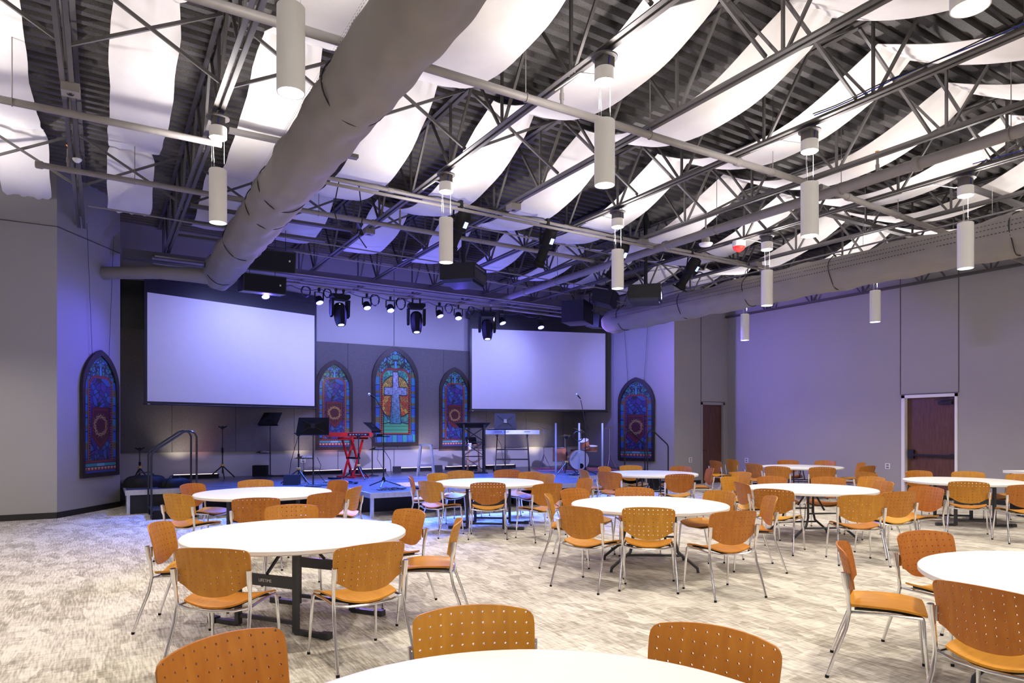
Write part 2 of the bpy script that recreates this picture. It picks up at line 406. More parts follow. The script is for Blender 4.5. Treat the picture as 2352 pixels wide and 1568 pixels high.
# dark joints in the plaster
def joint(n, p0, p1, w=0.014): struct(MB().bar(p0, p1, w, w), 'trim_%d' % n, 'seam', smooth=False)
joint(1, (XL, 14.925, 5.31), (-0.7, 14.925, 5.31)); joint(2, (XR-0.004, 9.31, 2.46), (XR-0.004, 9.31, ZT)); joint(3, (XR-0.004, 8.0, 2.46), (XR-0.004, 8.0, ZT))
joint(4, (15.39, 14.616, 2.45), (15.39, 14.616, ZT)); joint(5, (6.98, YB-0.004, 3.95), (6.98, YB-0.004, ZT)); joint(6, (-0.7, 14.92, 5.31), (0.33, 16.51, 5.31))
joint(7, (XR-0.004, 9.31, 2.46), (XR-0.004, 8.0, 2.46)); joint(8, (15.39, 14.616, 2.46), (16.42, 14.616, 2.46))
joint(9, (6.98, YB-0.004, 0.5), (6.98, YB-0.004, 1.06)); joint(10, (5.4, YB-0.004, 0.5), (5.4, YB-0.004, 1.06))
# doors
dr = thing('door_1', (15.42, 14.62, 0), 0); tag(dr, 'narrow dark brown door in the grey wall right of the stage', 'door', kind='structure')
b = MB(); b.box(-0.04, 0.03, -0.02, 0.14, 0, 2.44); b.box(0.91, 0.98, -0.02, 0.14, 0, 2.44); b.box(-0.04, 0.98, -0.02, 0.14, 2.37, 2.44); b.build('door_frame', 'paint', dr, smooth=False)
MB().box(0.03, 0.91, 0.06, 0.10, 0.005, 2.37).build('door_leaf', 'doorwood', dr, smooth=False)
b = MB(); b.tube([(0.09, 0.06, 1.0), (0.09, 0.0, 1.0), (0.2, 0.0, 1.0)], 0.01, 8); b.lathe([(0.03, 0), (0.03, 0.01)], 16, Matrix.Translation((0.09, 0.06, 1.0)) @ Matrix.Rotation(PI/2, 4, 'X')); b.build('door_handle', 'black', dr)
dr = thing('door_2', (XR, 9.22, 0), -PI/2); tag(dr, 'brown wooden exit door with a black push bar in the right wall', 'door', kind='structure')
b = MB(); b.box(-0.06, 0.02, -0.02, 0.16, 0, 2.44); b.box(1.14, 1.2, -0.02, 0.16, 0, 2.44); b.box(-0.06, 1.2, -0.02, 0.16, 2.37, 2.44); b.build('door_frame', 'white', dr, smooth=False)
MB().box(0.02, 1.14, 0.10, 0.145, 0.005, 2.37).build('door_leaf', 'doorwood', dr, smooth=False)
b = MB(); b.bar((0.1, 0.05, 1.02), (1.1, 0.05, 1.0), 0.045, 0.05); b.box(0.06, 0.2, 0.03, 0.1, 0.93, 1.14); b.box(1.02, 1.12, 0.03, 0.1, 0.96, 1.06); b.build('push_bar', 'black', dr, smooth=False)
b = MB(); b.box(0.75, 1.05, 0.03, 0.1, 2.2, 2.27); b.bar((0.8, 0.05, 2.28), (1.12, 0.0, 2.34), 0.02, 0.02); b.bar((0.7, 0.0, 2.3), (1.1, 0.02, 2.33), 0.015, 0.02); b.build('door_closer', 'black', dr, smooth=False)
# outlets
def outlet(loc, rz, label):
    t = thing('wall_outlet', loc, rz, label, 'outlet', 'white wall outlets')
    b = MB().box(-0.06, 0.06, -0.012, 0, -0.07, 0.07); b.build('cover_plate', 'white', t, smooth=False)
    b = MB(); b.box(-0.035, 0.035, -0.016, -0.012, 0.01, 0.05); b.box(-0.035, 0.035, -0.016, -0.012, -0.05, -0.01); b.build('socket', 'pipe', t, smooth=False)
outlet((XR, 9.62, 0.72), -PI/2, 'white outlet plate low on the right wall beside the exit door')
outlet((XR, 13.9, 0.7), -PI/2, 'small outlet on the right wall behind the far corner table')
outlet((4.48, YB, 0.83), 0, 'white outlet on the stage wall behind the guitar stand with a plug in it')
outlet((14.95, 14.62, 0.72), 0, 'small outlet on the grey wall left of the narrow door')
# acoustic panels on the stage wall
px = [1.42 + 1.41*k for k in range(9)]
b0 = [0.35] + px
names = ['leftmost', 'second from the left', 'third from the left', 'fourth from the left', 'behind the left arched window', 'left of centre behind the tall window',
         'right of centre behind the tall window', 'behind the third arched window', 'behind the white keyboard', 'behind the drum kit']
for k in range(9):
    x0, x1 = b0[k]+0.004, b0[k+1]-0.004
    tag(MB().box(x0, x1, YB-0.06, YB-0.004, 1.08, 3.93).build('acoustic_panel', 'panel', smooth=False),
        'grey woolly acoustic panel on the stage wall, ' + names[k], 'acoustic panel', 'acoustic panels on the stage wall')
# rightmost panels: taller narrow ones by the drums
for k, (x0, x1) in enumerate(((12.71, 13.12), (13.13, 13.58))):
    tag(MB().box(x0, x1, YB-0.06, YB-0.004, 1.08, 3.93).build('acoustic_panel', 'panel', smooth=False),
        ('narrow grey acoustic panel behind the drum shield, left one', 'narrow grey acoustic panel at the right end of the stage wall')[k], 'acoustic panel', 'acoustic panels on the stage wall')

# ================================================================== roof joists
NODE = 1.45
def joist_parts(root, x, y0, y1, camber=0.0):
    z0 = chord_z(x); zt = deck_z(x) - 0.02
    for nm, zz, h, w in (('bottom_chord', z0, 0.055, 0.05), ('top_chord', zt-0.03, 0.06, 0.06)):
        b = MB()
        for s in (-1, 1):
            b.box(s*0.018 if s > 0 else -0.018-w, s*0.018+w if s > 0 else -0.018, y0, y1, zz, zz+0.008)
            b.box(s*0.018-0.003, s*0.018+0.003, y0, y1, zz, zz+h)
        b.build(nm, 'steel', root, smooth=False)
    k = 0
    y = 0.05 + NODE*math.ceil((y0-0.05)/NODE)
    while y < y1 - 0.1:
        for dy in (-NODE/2+0.05, 0.0, NODE/2-0.05):
            if y0 < y+dy < y1:
                MB().bar((0, y + (0.04 if dy > 0 else -0.04 if dy < 0 else 0), z0+0.02), (0, y+dy, zt), 0.026, 0.034, (1, 0, 0)).build('web_member', 'steel', root, smooth=False)
        y += NODE
YEND = {}
def joist_end(i):
    x = joist_x(i)
    if x < -0.7: return 14.9
    if x < 0.33: return 15.4
    if x > 14.3: return 14.6
    return YB-0.02
jl = {-1: 'bar joist over the far left edge of the picture', 0: 'first bar joist left of the hanging drape, running to the splayed wall', 1: 'bar joist carrying the two pendants left of the cloth duct',
      2: 'bar joist hidden above the cloth duct', 3: 'bar joist carrying the pendants in the middle of the hall', 4: 'bar joist between the middle and right pendants rows',
      5: 'bar joist carrying the tall pendant right of centre', 6: 'bar joist beside the thick sprinkler main', 7: 'bar joist carrying the pendants near the right duct',
      8: 'bar joist just left of the right cloth duct', 9: 'bar joist right of the right cloth duct', 10: 'bar joist close to the right wall', 11: 'last bar joist along the right wall', -2: 'bar joist beyond the left edge above the wall'}
for i in range(-1, 12):
    x = joist_x(i); r = thing('roof_joist', (x, 0, 0), 0, jl[i], 'roof joist', 'steel roof joists')
    joist_parts(r, x, -1.5, joist_end(i))
# cross bracing between joists
rows_b = (4.6, 8.25, 12.95)
rn = ('nearest the camera', 'in the middle of the hall', 'close to the stage')
for ri, y in enumerate(rows_b):
    for i in range(-1, 11):
        xa, xb = joist_x(i)+0.03, joist_x(i+1)-0.03
        r = thing('cross_brace', ((xa+xb)/2, y, (chord_z(xa)+deck_z(xa))/2), 0,
                  'crossed steel bars above bay %s of the roof, row %s' % (['one', 'two', 'three', 'four', 'five', 'six', 'seven', 'eight', 'nine', 'ten', 'eleven', 'twelve', 'thirteen'][i+1], rn[ri]), 'cross brace', 'cross braces between joists')
        c = Vector(r.location)
        for s in (-1, 1):
            p0 = Vector((xa, y+0.02*s, chord_z(xa)+0.06 if s > 0 else deck_z(xa)-0.06)) - c
            p1 = Vector((xb, y+0.02*s, deck_z(xb)-0.06 if s > 0 else chord_z(xb)+0.06)) - c
            MB().bar(p0, p1, 0.03, 0.035).build('brace_bar', 'steel', r, smooth=False)
# ================================================================== drapes
def drape(i, xc, w, ylist, label, sag=0.56, zoff=-0.12, tail=False):
    b = MB(); zt = deck_z(xc) + zoff; nx = 14; top = []; ys = []
    rnd = random.Random(i+50)
    for a, c in zip(ylist, ylist[1:]):
        n = 22
        for k in range(n + (1 if c == ylist[-1] else 0)):
            t = k/n; L = c-a
            z = -sag*4*t*(1-t)*min(1.25, L/3.7)
            if tail and c == ylist[-1]: z = -0.62*math.sin(t*PI/2)
            pinch = 1 - 0.16*math.exp(-(min(t, 1-t)/0.05)**2)
            ys.append((a+t*L, z, pinch, t))
    rows = []
    ph = [rnd.uniform(0, 6) for _ in range(5)]
    for (y, z, pinch, t) in ys:
        row = []
        for j in range(nx+1):
            u = j/nx*2-1
            amp = math.exp(-min(t, 1-t)/0.12)
            dz = 0.016*amp*math.sin(u*9+ph[0]) + 0.009*amp*math.sin(u*17+ph[1]) - 0.03*(1-u*u)*(1-amp) + 0.006*math.sin(y*2.3+u*3+ph[2])
            edge = 0.010*math.sin(y*3.1+ph[3]) + 0.006*math.sin(y*7+ph[4])
            row.append((xc + u*w/2*pinch + edge, y, zt+z+dz))
        rows.append(row)
    b.grid(rows)
    top = [[(p[0], p[1], p[2]+0.006) for p in r] for r in rows]; b.grid(top)
    # close the edges
    nr = len(rows); nc = nx+1; off = nr*nc
    for r in range(nr-1):
        for j in (0, nc-1): b.f.append((r*nc+j, (r+1)*nc+j, off+(r+1)*nc+j, off+r*nc+j))
    for r in (0, nr-1):
        for j in range(nc-1): b.f.append((r*nc+j, r*nc+j+1, off+r*nc+j+1, off+r*nc+j))
    o = b.build('ceiling_drape', 'fabric', ang=60); return tag(o, label, 'drape', 'white drapes swagged between joists')
PK = [0.3, 4.6, 8.25, 12.95]
dl = {-1: 'white ceiling drape at the far left edge of the roof', 0: 'white ceiling drape hanging straight between the two leftmost joists', 1: 'white ceiling drape left of the big cloth duct',
      2: 'white ceiling drape right behind the big cloth duct', 3: 'white ceiling drape beside the middle row of pendants', 4: 'white ceiling drape in the middle of the roof, over the front bar',
      5: 'white ceiling drape over the right of centre pendant row', 6: 'white ceiling drape crossing above the sprinkler main', 7: 'white ceiling drape above the right row of pendants',
      8: 'white ceiling drape over the right duct', 9: 'white ceiling drape between the right duct and the wall', 10: 'white ceiling drape nearest the right wall'}
for i in range(-1, 11):
    xc = joist_x(i)+0.76
    end = 14.6 if (xc < 0.6 or xc > 14) else 16.4
    drape(i, xc, 0.80 if i > 0 else 0.70, PK + [end], dl[i], 0.56 if i > 0 else 0.40, -0.10, i <= 0)
# ================================================================== pipes and ducts under the roof
def pipe(name, pts, r, label, cat, m='pipe', couplings=(), hangers=(), heads=(), group=None):
    t = thing(name, pts[0], 0, label, cat, group); c = Vector(pts[0])
    q = [Vector(p)-c for p in pts]
    MB().tube(q, r, 14).build('pipe_run', m, t)
    d = (q[-1]-q[0]).normalized()
    for s in couplings:
        p = q[0] + (q[-1]-q[0])*s
        MB().tube([p-d*0.05, p-d*0.035, p+d*0.035, p+d*0.05], [r*1.05, r*1.3, r*1.3, r*1.05], 14).build('coupling', m, t)
    for s in hangers:
        p = q[0] + (q[-1]-q[0])*s
        b = MB(); n = d.cross(Vector((0, 0, 1))).normalized()
        b.tube([p + (n*math.cos(a)+Vector((0, 0, 1))*math.sin(a))*(r*1.12) for a in [i*PI/8 for i in range(17)]], 0.006, 6)
        top = deck_z((p+c).x) - c.z
        b.tube([p+Vector((0, 0, r*1.1)), Vector((p.x, p.y, top))], 0.006, 6); b.build('hanger_rod', m, t)
    for s in heads:
        p = q[0] + (q[-1]-q[0])*s
        h = MB(); h.tube([p, p+Vector((0, 0, 0.30))], 0.018, 8); h.tube([p+Vector((0, 0, 0.1)), p+Vector((0, 0, 0.17))], 0.026, 8)
        o = h.build('sprinkler_riser', m, t)
        MB().lathe([(0.008, 0.30), (0.012, 0.33), (0.03, 0.345), (0.03, 0.35), (0.004, 0.352)], 12, Matrix.Translation(p)).build('sprinkler_head', 'brick_red', o)
    return t
pipe('sprinkler_pipe', [(-3.0, 6.3, 5.27), (9.0, 6.3, 5.2)], 0.045, 'nearest grey sprinkler branch pipe crossing the roof', 'pipe', couplings=(0.47, 0.86), hangers=(0.27, 0.58, 0.73, 0.92), heads=(0.62,), group='sprinkler branch pipes')
pipe('sprinkler_pipe', [(9.1, 6.3, 5.2), (16.4, 6.6, 5.05)], 0.045, 'grey sprinkler branch pipe running on from the main to the right wall', 'pipe', couplings=(0.1, 0.5), hangers=(0.3, 0.62), heads=(), group='sprinkler branch pipes')
pipe('sprinkler_pipe', [(-3.0, 9.3, 5.24), (1.3, 9.3, 5.22)], 0.042, 'grey sprinkler pipe at the upper left meeting the pendant canopy', 'pipe', hangers=(0.5,), group='sprinkler branch pipes')
pipe('sprinkler_pipe', [(-0.75, 11.6, 5.32), (9.0, 11.6, 5.22)], 0.042, 'far grey sprinkler branch pipe with a capped left end', 'pipe', couplings=(0.0, 0.5), hangers=(0.12, 0.4, 0.72), heads=(0.035, 0.55), group='sprinkler branch pipes')
pipe('sprinkler_main', [(9.05, -1.5, 5.05), (9.05, 16.2, 5.05)], 0.075, 'thick grey sprinkler main running towards the stage', 'pipe', couplings=(0.36, 0.62, 0.9), hangers=(0.3, 0.42, 0.55, 0.7, 0.82), heads=(0.39,))
# lighting bars
LB = 9.95
pipe('lighting_bar', [(2.6, LB, 5.30), (12.6, LB, 5.16)], 0.03, 'long pale lighting bar carrying the black profile spots', 'pipe', couplings=(0.12, 0.25, 0.45, 0.62, 0.8), group='lighting bars')
pipe('lighting_bar', [(2.6, LB-0.22, 5.14), (12.6, LB-0.22, 5.02)], 0.024, 'thin conduit just below the front lighting bar', 'pipe', group='lighting bars')
b = MB(); pts = []
for k in range(61):
    s = k/60; pts.append((2.6+10*s, LB+0.03*math.sin(k*1.3), 5.34-0.14*s+0.035*abs(math.sin(k*PI/6))*-1+0.02))
tag(b.tube(pts, 0.011, 6).build('bar_cable', 'cable'), 'black cable strapped along the front lighting bar', 'cable')
pipe('lighting_bar', [(2.4, 15.4, 4.86), (11.3, 15.4, 4.72)], 0.028, 'lighting bar over the stage carrying the blue lamps', 'pipe', group='lighting bars')
for k, (y, z, r) in enumerate(((15.75, 5.02, 0.02), (16.1, 5.2, 0.03), (15.2, 5.05, 0.018))):
    pipe('conduit', [(0.9, y, z), (11.6, y, z-0.12)], r, 'grey conduit above the stage lamps, ' + ('lowest one', 'thickest one under the joist ends', 'thin one nearest the hall')[k], 'pipe', group='conduits above the stage')
pipe('tie_rod', [(-0.2, 13.6, 5.4), (13.9, 13.6, 5.12)], 0.014, 'thin horizontal rod under the joists before the stage', 'rod', group='tie rods')
pipe('tie_rod', [(2.7, 14.6, 5.36), (13.9, 14.6, 5.1)], 0.014, 'thin horizontal rod closest to the stage lamps', 'rod', group='tie rods')
pipe('tie_rod', [(5.0, 11.0, 5.32), (11.6, 11.0, 5.16)], 0.014, 'thin horizontal rod behind the hanging projectors', 'rod', group='tie rods')
for k, (y, x0, x1) in enumerate(((15.0, 1.3, 3.9), (13.9, 1.3, 3.9), (12.9, 1.3, 4.2), (9.4, 1.4, 3.1), (7.1, 10.4, 13.3), (5.2, 11.0, 13.9))):
    tag(MB().box(x0, x1, y-0.05, y+0.05, chord_z(x0)+0.02, chord_z(x0)+0.07).build('strut_channel', 'steel', smooth=False),
        'flat steel channel laid across joists ' + ('left of the stage, farthest of three', 'left of the stage, middle of three', 'left of the stage, nearest of three', 'right of the upper left pendant', 'left of the far right pendant', 'above the right duct')[k], 'steel channel', 'steel channels')
for x0, y0, x1, y1, k in ((0.2, 15.6, 0.2, 17.9, 0), ):
    tag(MB().box(0.36, 13.58, 16.15, 16.3, 5.15, 5.35).build('steel_beam', 'steel', smooth=False), 'deep steel beam across the roof above the stage edge', 'beam')

def duct(name, x, z, y0, y1, r, label, hoops, seed):
    t = thing(name, (x, y1, z), 0, label, 'duct', 'grey cloth air ducts'); rnd = random.Random(seed)
    b = MB(); ny, seg = int((y1-y0)/0.06), 40; rows = []
    for i in range(ny+1):
        y = y0 + (y1-y0)*i/ny - y1
        hy = min(abs(y - h) for h in hoops)
        row = []
        for k in range(seg+1):
            a = 2*PI*k/seg
            sag = 1 + 0.022*math.cos(a - 4.71)*(1-math.exp(-hy/0.5)) - 0.03*math.exp(-(hy/0.05)**2)
            w = 0.017*math.sin(7*a + 5*y) * math.exp(-hy/0.5) + 0.010*math.sin(5*y + 2*a) + 0.007*math.sin(11*y - 3*a + seed) + 0.006*math.sin(9*a - 2*y)
            up = max(0, math.sin(a)); sc = 0.05*up*abs(math.sin(y*1.9+seed))  # scalloped top seam
            rr = r*sag + w - sc
            if i >= ny-5: rr *= math.sqrt(max(0.02, 1-((i-(ny-5))/5.0)**2*0.98))
            row.append((rr*math.cos(a), y, rr*math.sin(a)))
        rows.append(row)
    b.grid(rows); b.build('duct_sleeve', 'duct', t, ang=70)
    for h in hoops:
        if y0-y1 < h < -0.3:
            MB().tube([((r*0.99)*math.cos(a), h+0.02*math.sin(3*a), (r*0.99)*math.sin(a)) for a in [i*2*PI/32 for i in range(33)]], 0.008, 6).build('hoop', 'cable', t)
    for q in (0.80, 0.87, 0.95):
        for s in (1,):
            a = PI*q if seed == 1 else PI*(q+0.06)
            b = MB(); y = y0-y1+0.3
            while y < -0.6:
                c_, s_ = math.cos(a), math.sin(a); p = Vector((c_*(r*1.012), y, s_*(r*1.012))); n = Vector((c_, 0, s_)); tg = Vector((-s_, 0, c_))
                b.add([p+tg*0.006+n*0.010, p-tg*0.006+n*0.010, p-tg*0.006+n*0.010+Vector((0, 0.026, 0)), p+tg*0.006+n*0.010+Vector((0, 0.026, 0))], [(0, 1, 2, 3)])
                y += 0.05
            o = b.build('air_slots', 'stitch', t, smooth=False, fix=False); o['kind'] = 'stuff'
    b = MB(); b.tube([(0, y0-y1, r+0.05), (0, -0.5, r+0.05)], 0.016, 8); b.build('support_track', 'pipe', t)
    for h in range(int(y0), int(y1), 2):
        MB().tube([(0, h-y1, r+0.05), (0.0, h-y1, chord_z(x)+0.05-z)], 0.004, 6).build('hanger_rod', 'pipe', t)
    return t
duct('air_duct', 2.06, 4.82, -1.6, 15.4, 0.33, 'big grey cloth duct sweeping from top centre to the left screen', [-0.8, -3.1, -5.2, -6.1, -9.1, -12.0], 1)
duct('air_duct', 11.3, 4.43, -1.6, 14.05, 0.315, 'grey cloth duct under the roof along the right wall', [-0.8, -2.9, -4.7, -6.6, -9.4, -12.2], 2)
b = MB(); pts = [(2.0, 15.0, 4.7), (1.6, 15.05, 4.72), (1.0, 15.3, 4.75), (0.3, 15.85, 4.77), (0.05, 16.05, 4.77)]
tag(b.tube(pts, [0.16, 0.15, 0.13, 0.125, 0.13], 16).build('branch_duct', 'duct'), 'short dark branch duct from the big cloth duct to the left wall', 'duct')

# ================================================================== pendants
def make_pendant():
    t = thing('pendant_light', (0, 0, 0))
    zc = -0.10     # origin at the joist chord
    b = MB(); b.box(-0.07, 0.07, -0.07, 0.07, zc-0.09, zc+0.02); b.lathe([(0.13, zc+0.02), (0.13, zc+0.035)], 24); b.build('junction_box', 'steel', t, smooth=False)
    b = MB(); b.lathe([(0.085, zc-0.22), (0.098, zc-0.215), (0.1, zc-0.2), (0.1, zc-0.09), (0.095, zc-0.085)], 28); c = b.build('canopy', 'white', t)
    MB().lathe([(0.086, zc-0.224), (0.05, zc-0.235), (0.01, zc-0.238)], 28).build('canopy_lens', 'canopy_lens', c)
    z1, z0 = -0.695, -1.33
    b = MB(); b.lathe([(0.094, z0+0.03), (0.094, z0), (0.101, z0), (0.101, z1-0.004), (0.097, z1), (0.06, z1+0.002)], 32, caps=False); cy = b.build('lamp_cylinder', 'white', t)
    MB().lathe([(0.094, z0+0.012), (0.05, z0+0.008), (0.002, z0+0.007)], 28).build('lamp_lens', 'lens', cy)
    MB().tube([(-0.07, 0.0, zc-0.22), (-0.07, 0, z1)], 0.0016, 5).build('hanging_wire', 'whitecable', t)
    MB().tube([(0.07, 0.0, zc-0.22), (0.07, 0, z1)], 0.0016, 5).build('hanging_wire', 'whitecable', t)
    MB().tube([(-0.045, 0.0, zc-0.22), (-0.055, 0, (z1+zc)/2), (-0.04, 0, z1)], 0.0032, 6).build('power_cable', 'whitecable', t)
    MB().tube([(0.0, -0.02, zc+0.16), (0.05, -0.05, zc+0.08), (0.0, -0.075, zc), (-0.01, -0.075, zc-0.09)], 0.006, 6).build('blue_wire', 'bluecable', t)
    MB().tube([(0.07, 0.02, zc-0.05), (0.12, 0.2, zc-0.02), (0.04, 0.45, zc+0.09), (0.03, 0.9, zc+0.1)], 0.008, 6).build('conduit_tail', 'whitecable', t)
    return t
PN = ['long white cylinder pendant beside the cloth duct at the upper left', 'white cylinder pendant in front of the left end of the cloth duct', 'white cylinder pendant cut off by the top right edge',
      'tall white cylinder pendant in the upper middle of the picture', 'white cylinder pendant hanging left of the near projector pole', 'pendant above the right foreground table', 'large white pendant right of centre under the roof',
      'white pendant just left of the far projector pole', 'pendant outside the right edge', 'white pendant near the right edge in front of the duct', 'white pendant before the right duct and the dark corner',
      None, 'small white pendant below the duct, left of the exit door', 'smallest white pendant below the duct by the back corner', None, None, None, None]
p0 = None
for k, (i, y) in enumerate(PEND):
    if PN[k] is None or k in (5, 8): continue
    x = joist_x(i)
    if p0 is None:
        p0 = make_pendant(); o = p0; o.location = (x, y, chord_z(x))
        tag(o, PN[k], 'pendant light', 'white cylinder pendants')
    else: o = dup(p0, (x, y, chord_z(x)), 0, PN[k], 'white cylinder pendants')

# ================================================================== devices on the joists
def small(name, m, fn, loc, label, cat, group=None, rz=0):
    b = MB(); fn(b); o = b.build(name, m, None, loc, rz); return tag(o, label, cat, group)
def sens(b): b.lathe([(0.005, -0.05), (0.03, -0.048), (0.055, -0.02), (0.06, 0)], 20)
for i, y, l in ((-0, 11.5, 'round white sensor on the leftmost joist'), (4, 11.7, 'round white sensor on the joist behind the near projector pole')):
    x = joist_x(i); small('ceiling_sensor', 'white', sens, (x+0.03, y, chord_z(x)), l, 'sensor', 'round ceiling sensors')
def boxdev(b): b.box(-0.09, 0.09, -0.09, 0.09, -0.1, 0)
for k, (i, y, l) in enumerate(((0, 9.1, 'square steel speaker box on the leftmost joist'), (4, 9.6, 'square steel box on the joist in the middle of the roof'), (3, 12.3, 'small square box on the middle joist left of centre'),
              (6, 9.9, 'square steel box beside the far projector mount'), (8, 9.75, 'square steel box at the right end of the front lighting bar'))):
    x = joist_x(i); t = thing('junction_box', (x+0.03, y, chord_z(x)), 0, l, 'junction box', 'square boxes under the joists')
    b = MB(); b.box(-0.09, 0.09, -0.09, 0.09, -0.09, 0.01); b.build('box_body', 'pipe', t, smooth=False)
    MB().lathe([(0.03, -0.1), (0.035, -0.09)], 14).build('sensor_eye', 'black', t)
for (x, y, z, l) in ((9.6, 9.0, 5.05, 'white ceiling microphone hanging on a short stem right of centre'),):
    t = thing('hanging_microphone', (x, y, z), 0, l, 'microphone')
    MB().tube([(0, 0, 0.12), (0, 0, deck_z(9.6)-5.07)], 0.016, 8).build('stem', 'pipe', t)
    b = MB(); b.lathe([(0.07, 0.12), (0.075, 0.1), (0.075, 0.0)], 20); b.build('base_drum', 'pipe', t)
    MB().lathe([(0.04, -0.04), (0.1, -0.03), (0.125, 0.0), (0.125, 0.015), (0.06, 0.02)], 24).build('white_disc', 'white', t)
t = thing('fire_strobe', (joist_x(7)+0.04, 8.9, chord_z(joist_x(7))-0.1), 0, 'red fire strobe under the joists right of the far pendant', 'strobe')
MB().lathe([(0.12, 0.1), (0.12, 0.0)], 20).build('mounting_plate', 'white', t)
MB().lathe([(0.03, -0.1), (0.1, -0.05), (0.115, 0.0)], 20).build('red_dome', 'redlamp', t)
# blue and red wires tied to a joist
for k, (x, y0, y1, m, l) in enumerate(((7.25, 1.8, 5.1, 'bluecable', 'blue wire running along the joist to the right of centre pendant'), (7.22, 3.0, 5.1, 'cable', 'dark wire on the joist next to the blue wire'), (10.3, 2.9, 4.8, 'bluecable', 'blue wire along the joist above the right pendant'))):
    pts = [(x+0.01*math.sin(j*1.1), y0+(y1-y0)*j/14, chord_z(x)+0.075+0.012*math.sin(j*0.9+k)) for j in range(15)]
    tag(MB().tube(pts, 0.007, 5).build('electrical_wire', m), l, 'wire', 'wires on the joists')
# white drape/rod shadowless details: dangling black cables by the duct
for k, (pts, l) in enumerate((([(3.0, LB, 5.28), (2.95, LB+0.1, 4.9), (3.02, LB+0.15, 4.7)], 'short black cable dangling at the left end of the front bar'),
                        ([(3.3, LB, 5.28), (3.36, LB, 4.8), (3.3, LB, 4.5), (3.42, LB, 4.35)], 'long black cable dangling near the cloth duct'))):
    tag(MB().tube(pts, 0.009, 6).build('dangling_cable', 'cable'), l, 'cable', 'dangling black cables')
t = thing('cable_connector', (3.32, LB, 4.62), 0, 'small blue cable connector hanging beside the cloth duct', 'connector')
MB().bar((-0.04, 0, 0.08), (0.0, 0, 0.0), 0.03, 0.03).build('blue_sleeve', 'bluecable', t); MB().bar((0, 0, 0), (0.04, 0, -0.09), 0.035, 0.035).build('black_plug', 'plastic', t)

# ================================================================== stage lamps
def yoke(b, w, drop, thick=0.012, r=0.05):
    b.bar((-w, 0, -drop), (-w, 0, 0), thick, 0.03, (1, 0, 0)); b.bar((w, 0, -drop), (w, 0, 0), thick, 0.03, (1, 0, 0)); b.bar((-w, 0, 0), (w, 0, 0), 0.03, thick)
def make_par():
    t = thing('stage_par_light', (0, 0, 0))
    b = MB(); b.box(-0.02, 0.02, -0.03, 0.03, 0.02, 0.10); b.tube([(0, 0, 0.0), (0, 0, 0.1)], 0.01, 8); b.build('clamp', 'black', t)
    b = MB(); yoke(b, 0.105, 0.17); b.build('yoke', 'black', t, smooth=False)
    m = Matrix.Translation((0, 0, -0.18)) @ Matrix.Rotation(math.radians(-28), 4, 'X')
    b = MB(); b.lathe([(0.04, 0.09), (0.07, 0.08), (0.09, 0.0), (0.093, -0.07), (0.085, -0.075), (0.08, -0.06)], 24, m); c = b.build('lamp_can', 'plastic', t)
    MB().lathe([(0.078, -0.066), (0.03, -0.068), (0.002, -0.068)], 20, m).build('led_face', 'parlens', c)
    return t
pn = ['blue stage lamp left of the duct end, first on the bar', 'blue stage lamp second on the bar, left of the first moving head', 'blue stage lamp third on the bar, beside coiled cable', 'blue stage lamp fourth on the bar, left of the middle moving head',
      'blue stage lamp fifth on the bar, right of the middle moving head', 'blue stage lamp sixth on the bar', 'blue stage lamp seventh, above the right screen corner', 'blue stage lamp at the right end, above the right screen']
pp = make_par()
for k, (x, z) in enumerate(PARS):
    zz = 4.86 - (x-2.4)*0.0157 - 0.13
    o = pp if k == 0 else dup(pp, (x, 15.4, zz), 0)
    o.location = (x, 15.4, zz); o.rotation_euler = (0, 0, random.uniform(-0.3, 0.3)); tag(o, pn[k], 'stage light', 'blue stage lamps')
def make_head():
    t = thing('moving_head_light', (0, 0, 0))
    for s in (-1, 1):
        b = MB(); b.tube([(s*0.09, 0, 0.0), (s*0.09, 0, 0.09)], 0.02, 8); b.box(s*0.09-0.02, s*0.09+0.02, -0.03, 0.03, 0.07, 0.13); b.build('clamp', 'black', t)
    b = MB(); b.extrude([(-0.2, 0), (-0.21, -0.06), (-0.16, -0.12), (0.16, -0.12), (0.21, -0.06), (0.2, 0)], -0.13, 0.13, lambda u, v, d: (u, d, v)); b.build('base_unit', 'plastic', t, smooth=False)
    for s in (-1, 1):
        b = MB(); b.extrude([(-0.09, -0.12), (0.09, -0.12), (0.08, -0.42), (0.03, -0.52), (-0.06, -0.48)], s*0.165, s*0.22, lambda u, v, d: (d, u, v)); b.build('yoke_arm', 'plastic', t, smooth=False)
    m = Matrix.Translation((0, 0, -0.36)) @ Matrix.Rotation(math.radians(-14), 4, 'X') @ Matrix.Rotation(math.radians(22.5), 4, 'Z')
    b = MB(); b.lathe([(0.10, 0.16), (0.145, 0.10), (0.15, -0.06), (0.135, -0.22), (0.11, -0.33), (0.10, -0.35), (0.08, -0.33)], 8, m); h = b.build('lamp_head', 'plastic', t, ang=20)
    MB().lathe([(0.07, -0.345), (0.035, -0.358), (0.002, -0.362)], 20, m).build('front_lens', 'headlens', h)
    return t
hd = make_head()
for k, (x, l) in enumerate(((4.63, 'black moving head light left of centre on the stage bar'), (6.5, 'black moving head light in the middle of the stage bar'), (8.45, 'black moving head light over the corner of the right screen'))):
    z = 4.86-(x-2.4)*0.0157-0.15
    o = hd if k == 0 else dup(hd, (x, 15.3, z), 0)
    o.location = (x, 15.3, z); o.rotation_euler = (0, 0, (0.1, -0.25, -0.35)[k]); tag(o, l, 'moving head light', 'moving head lights')
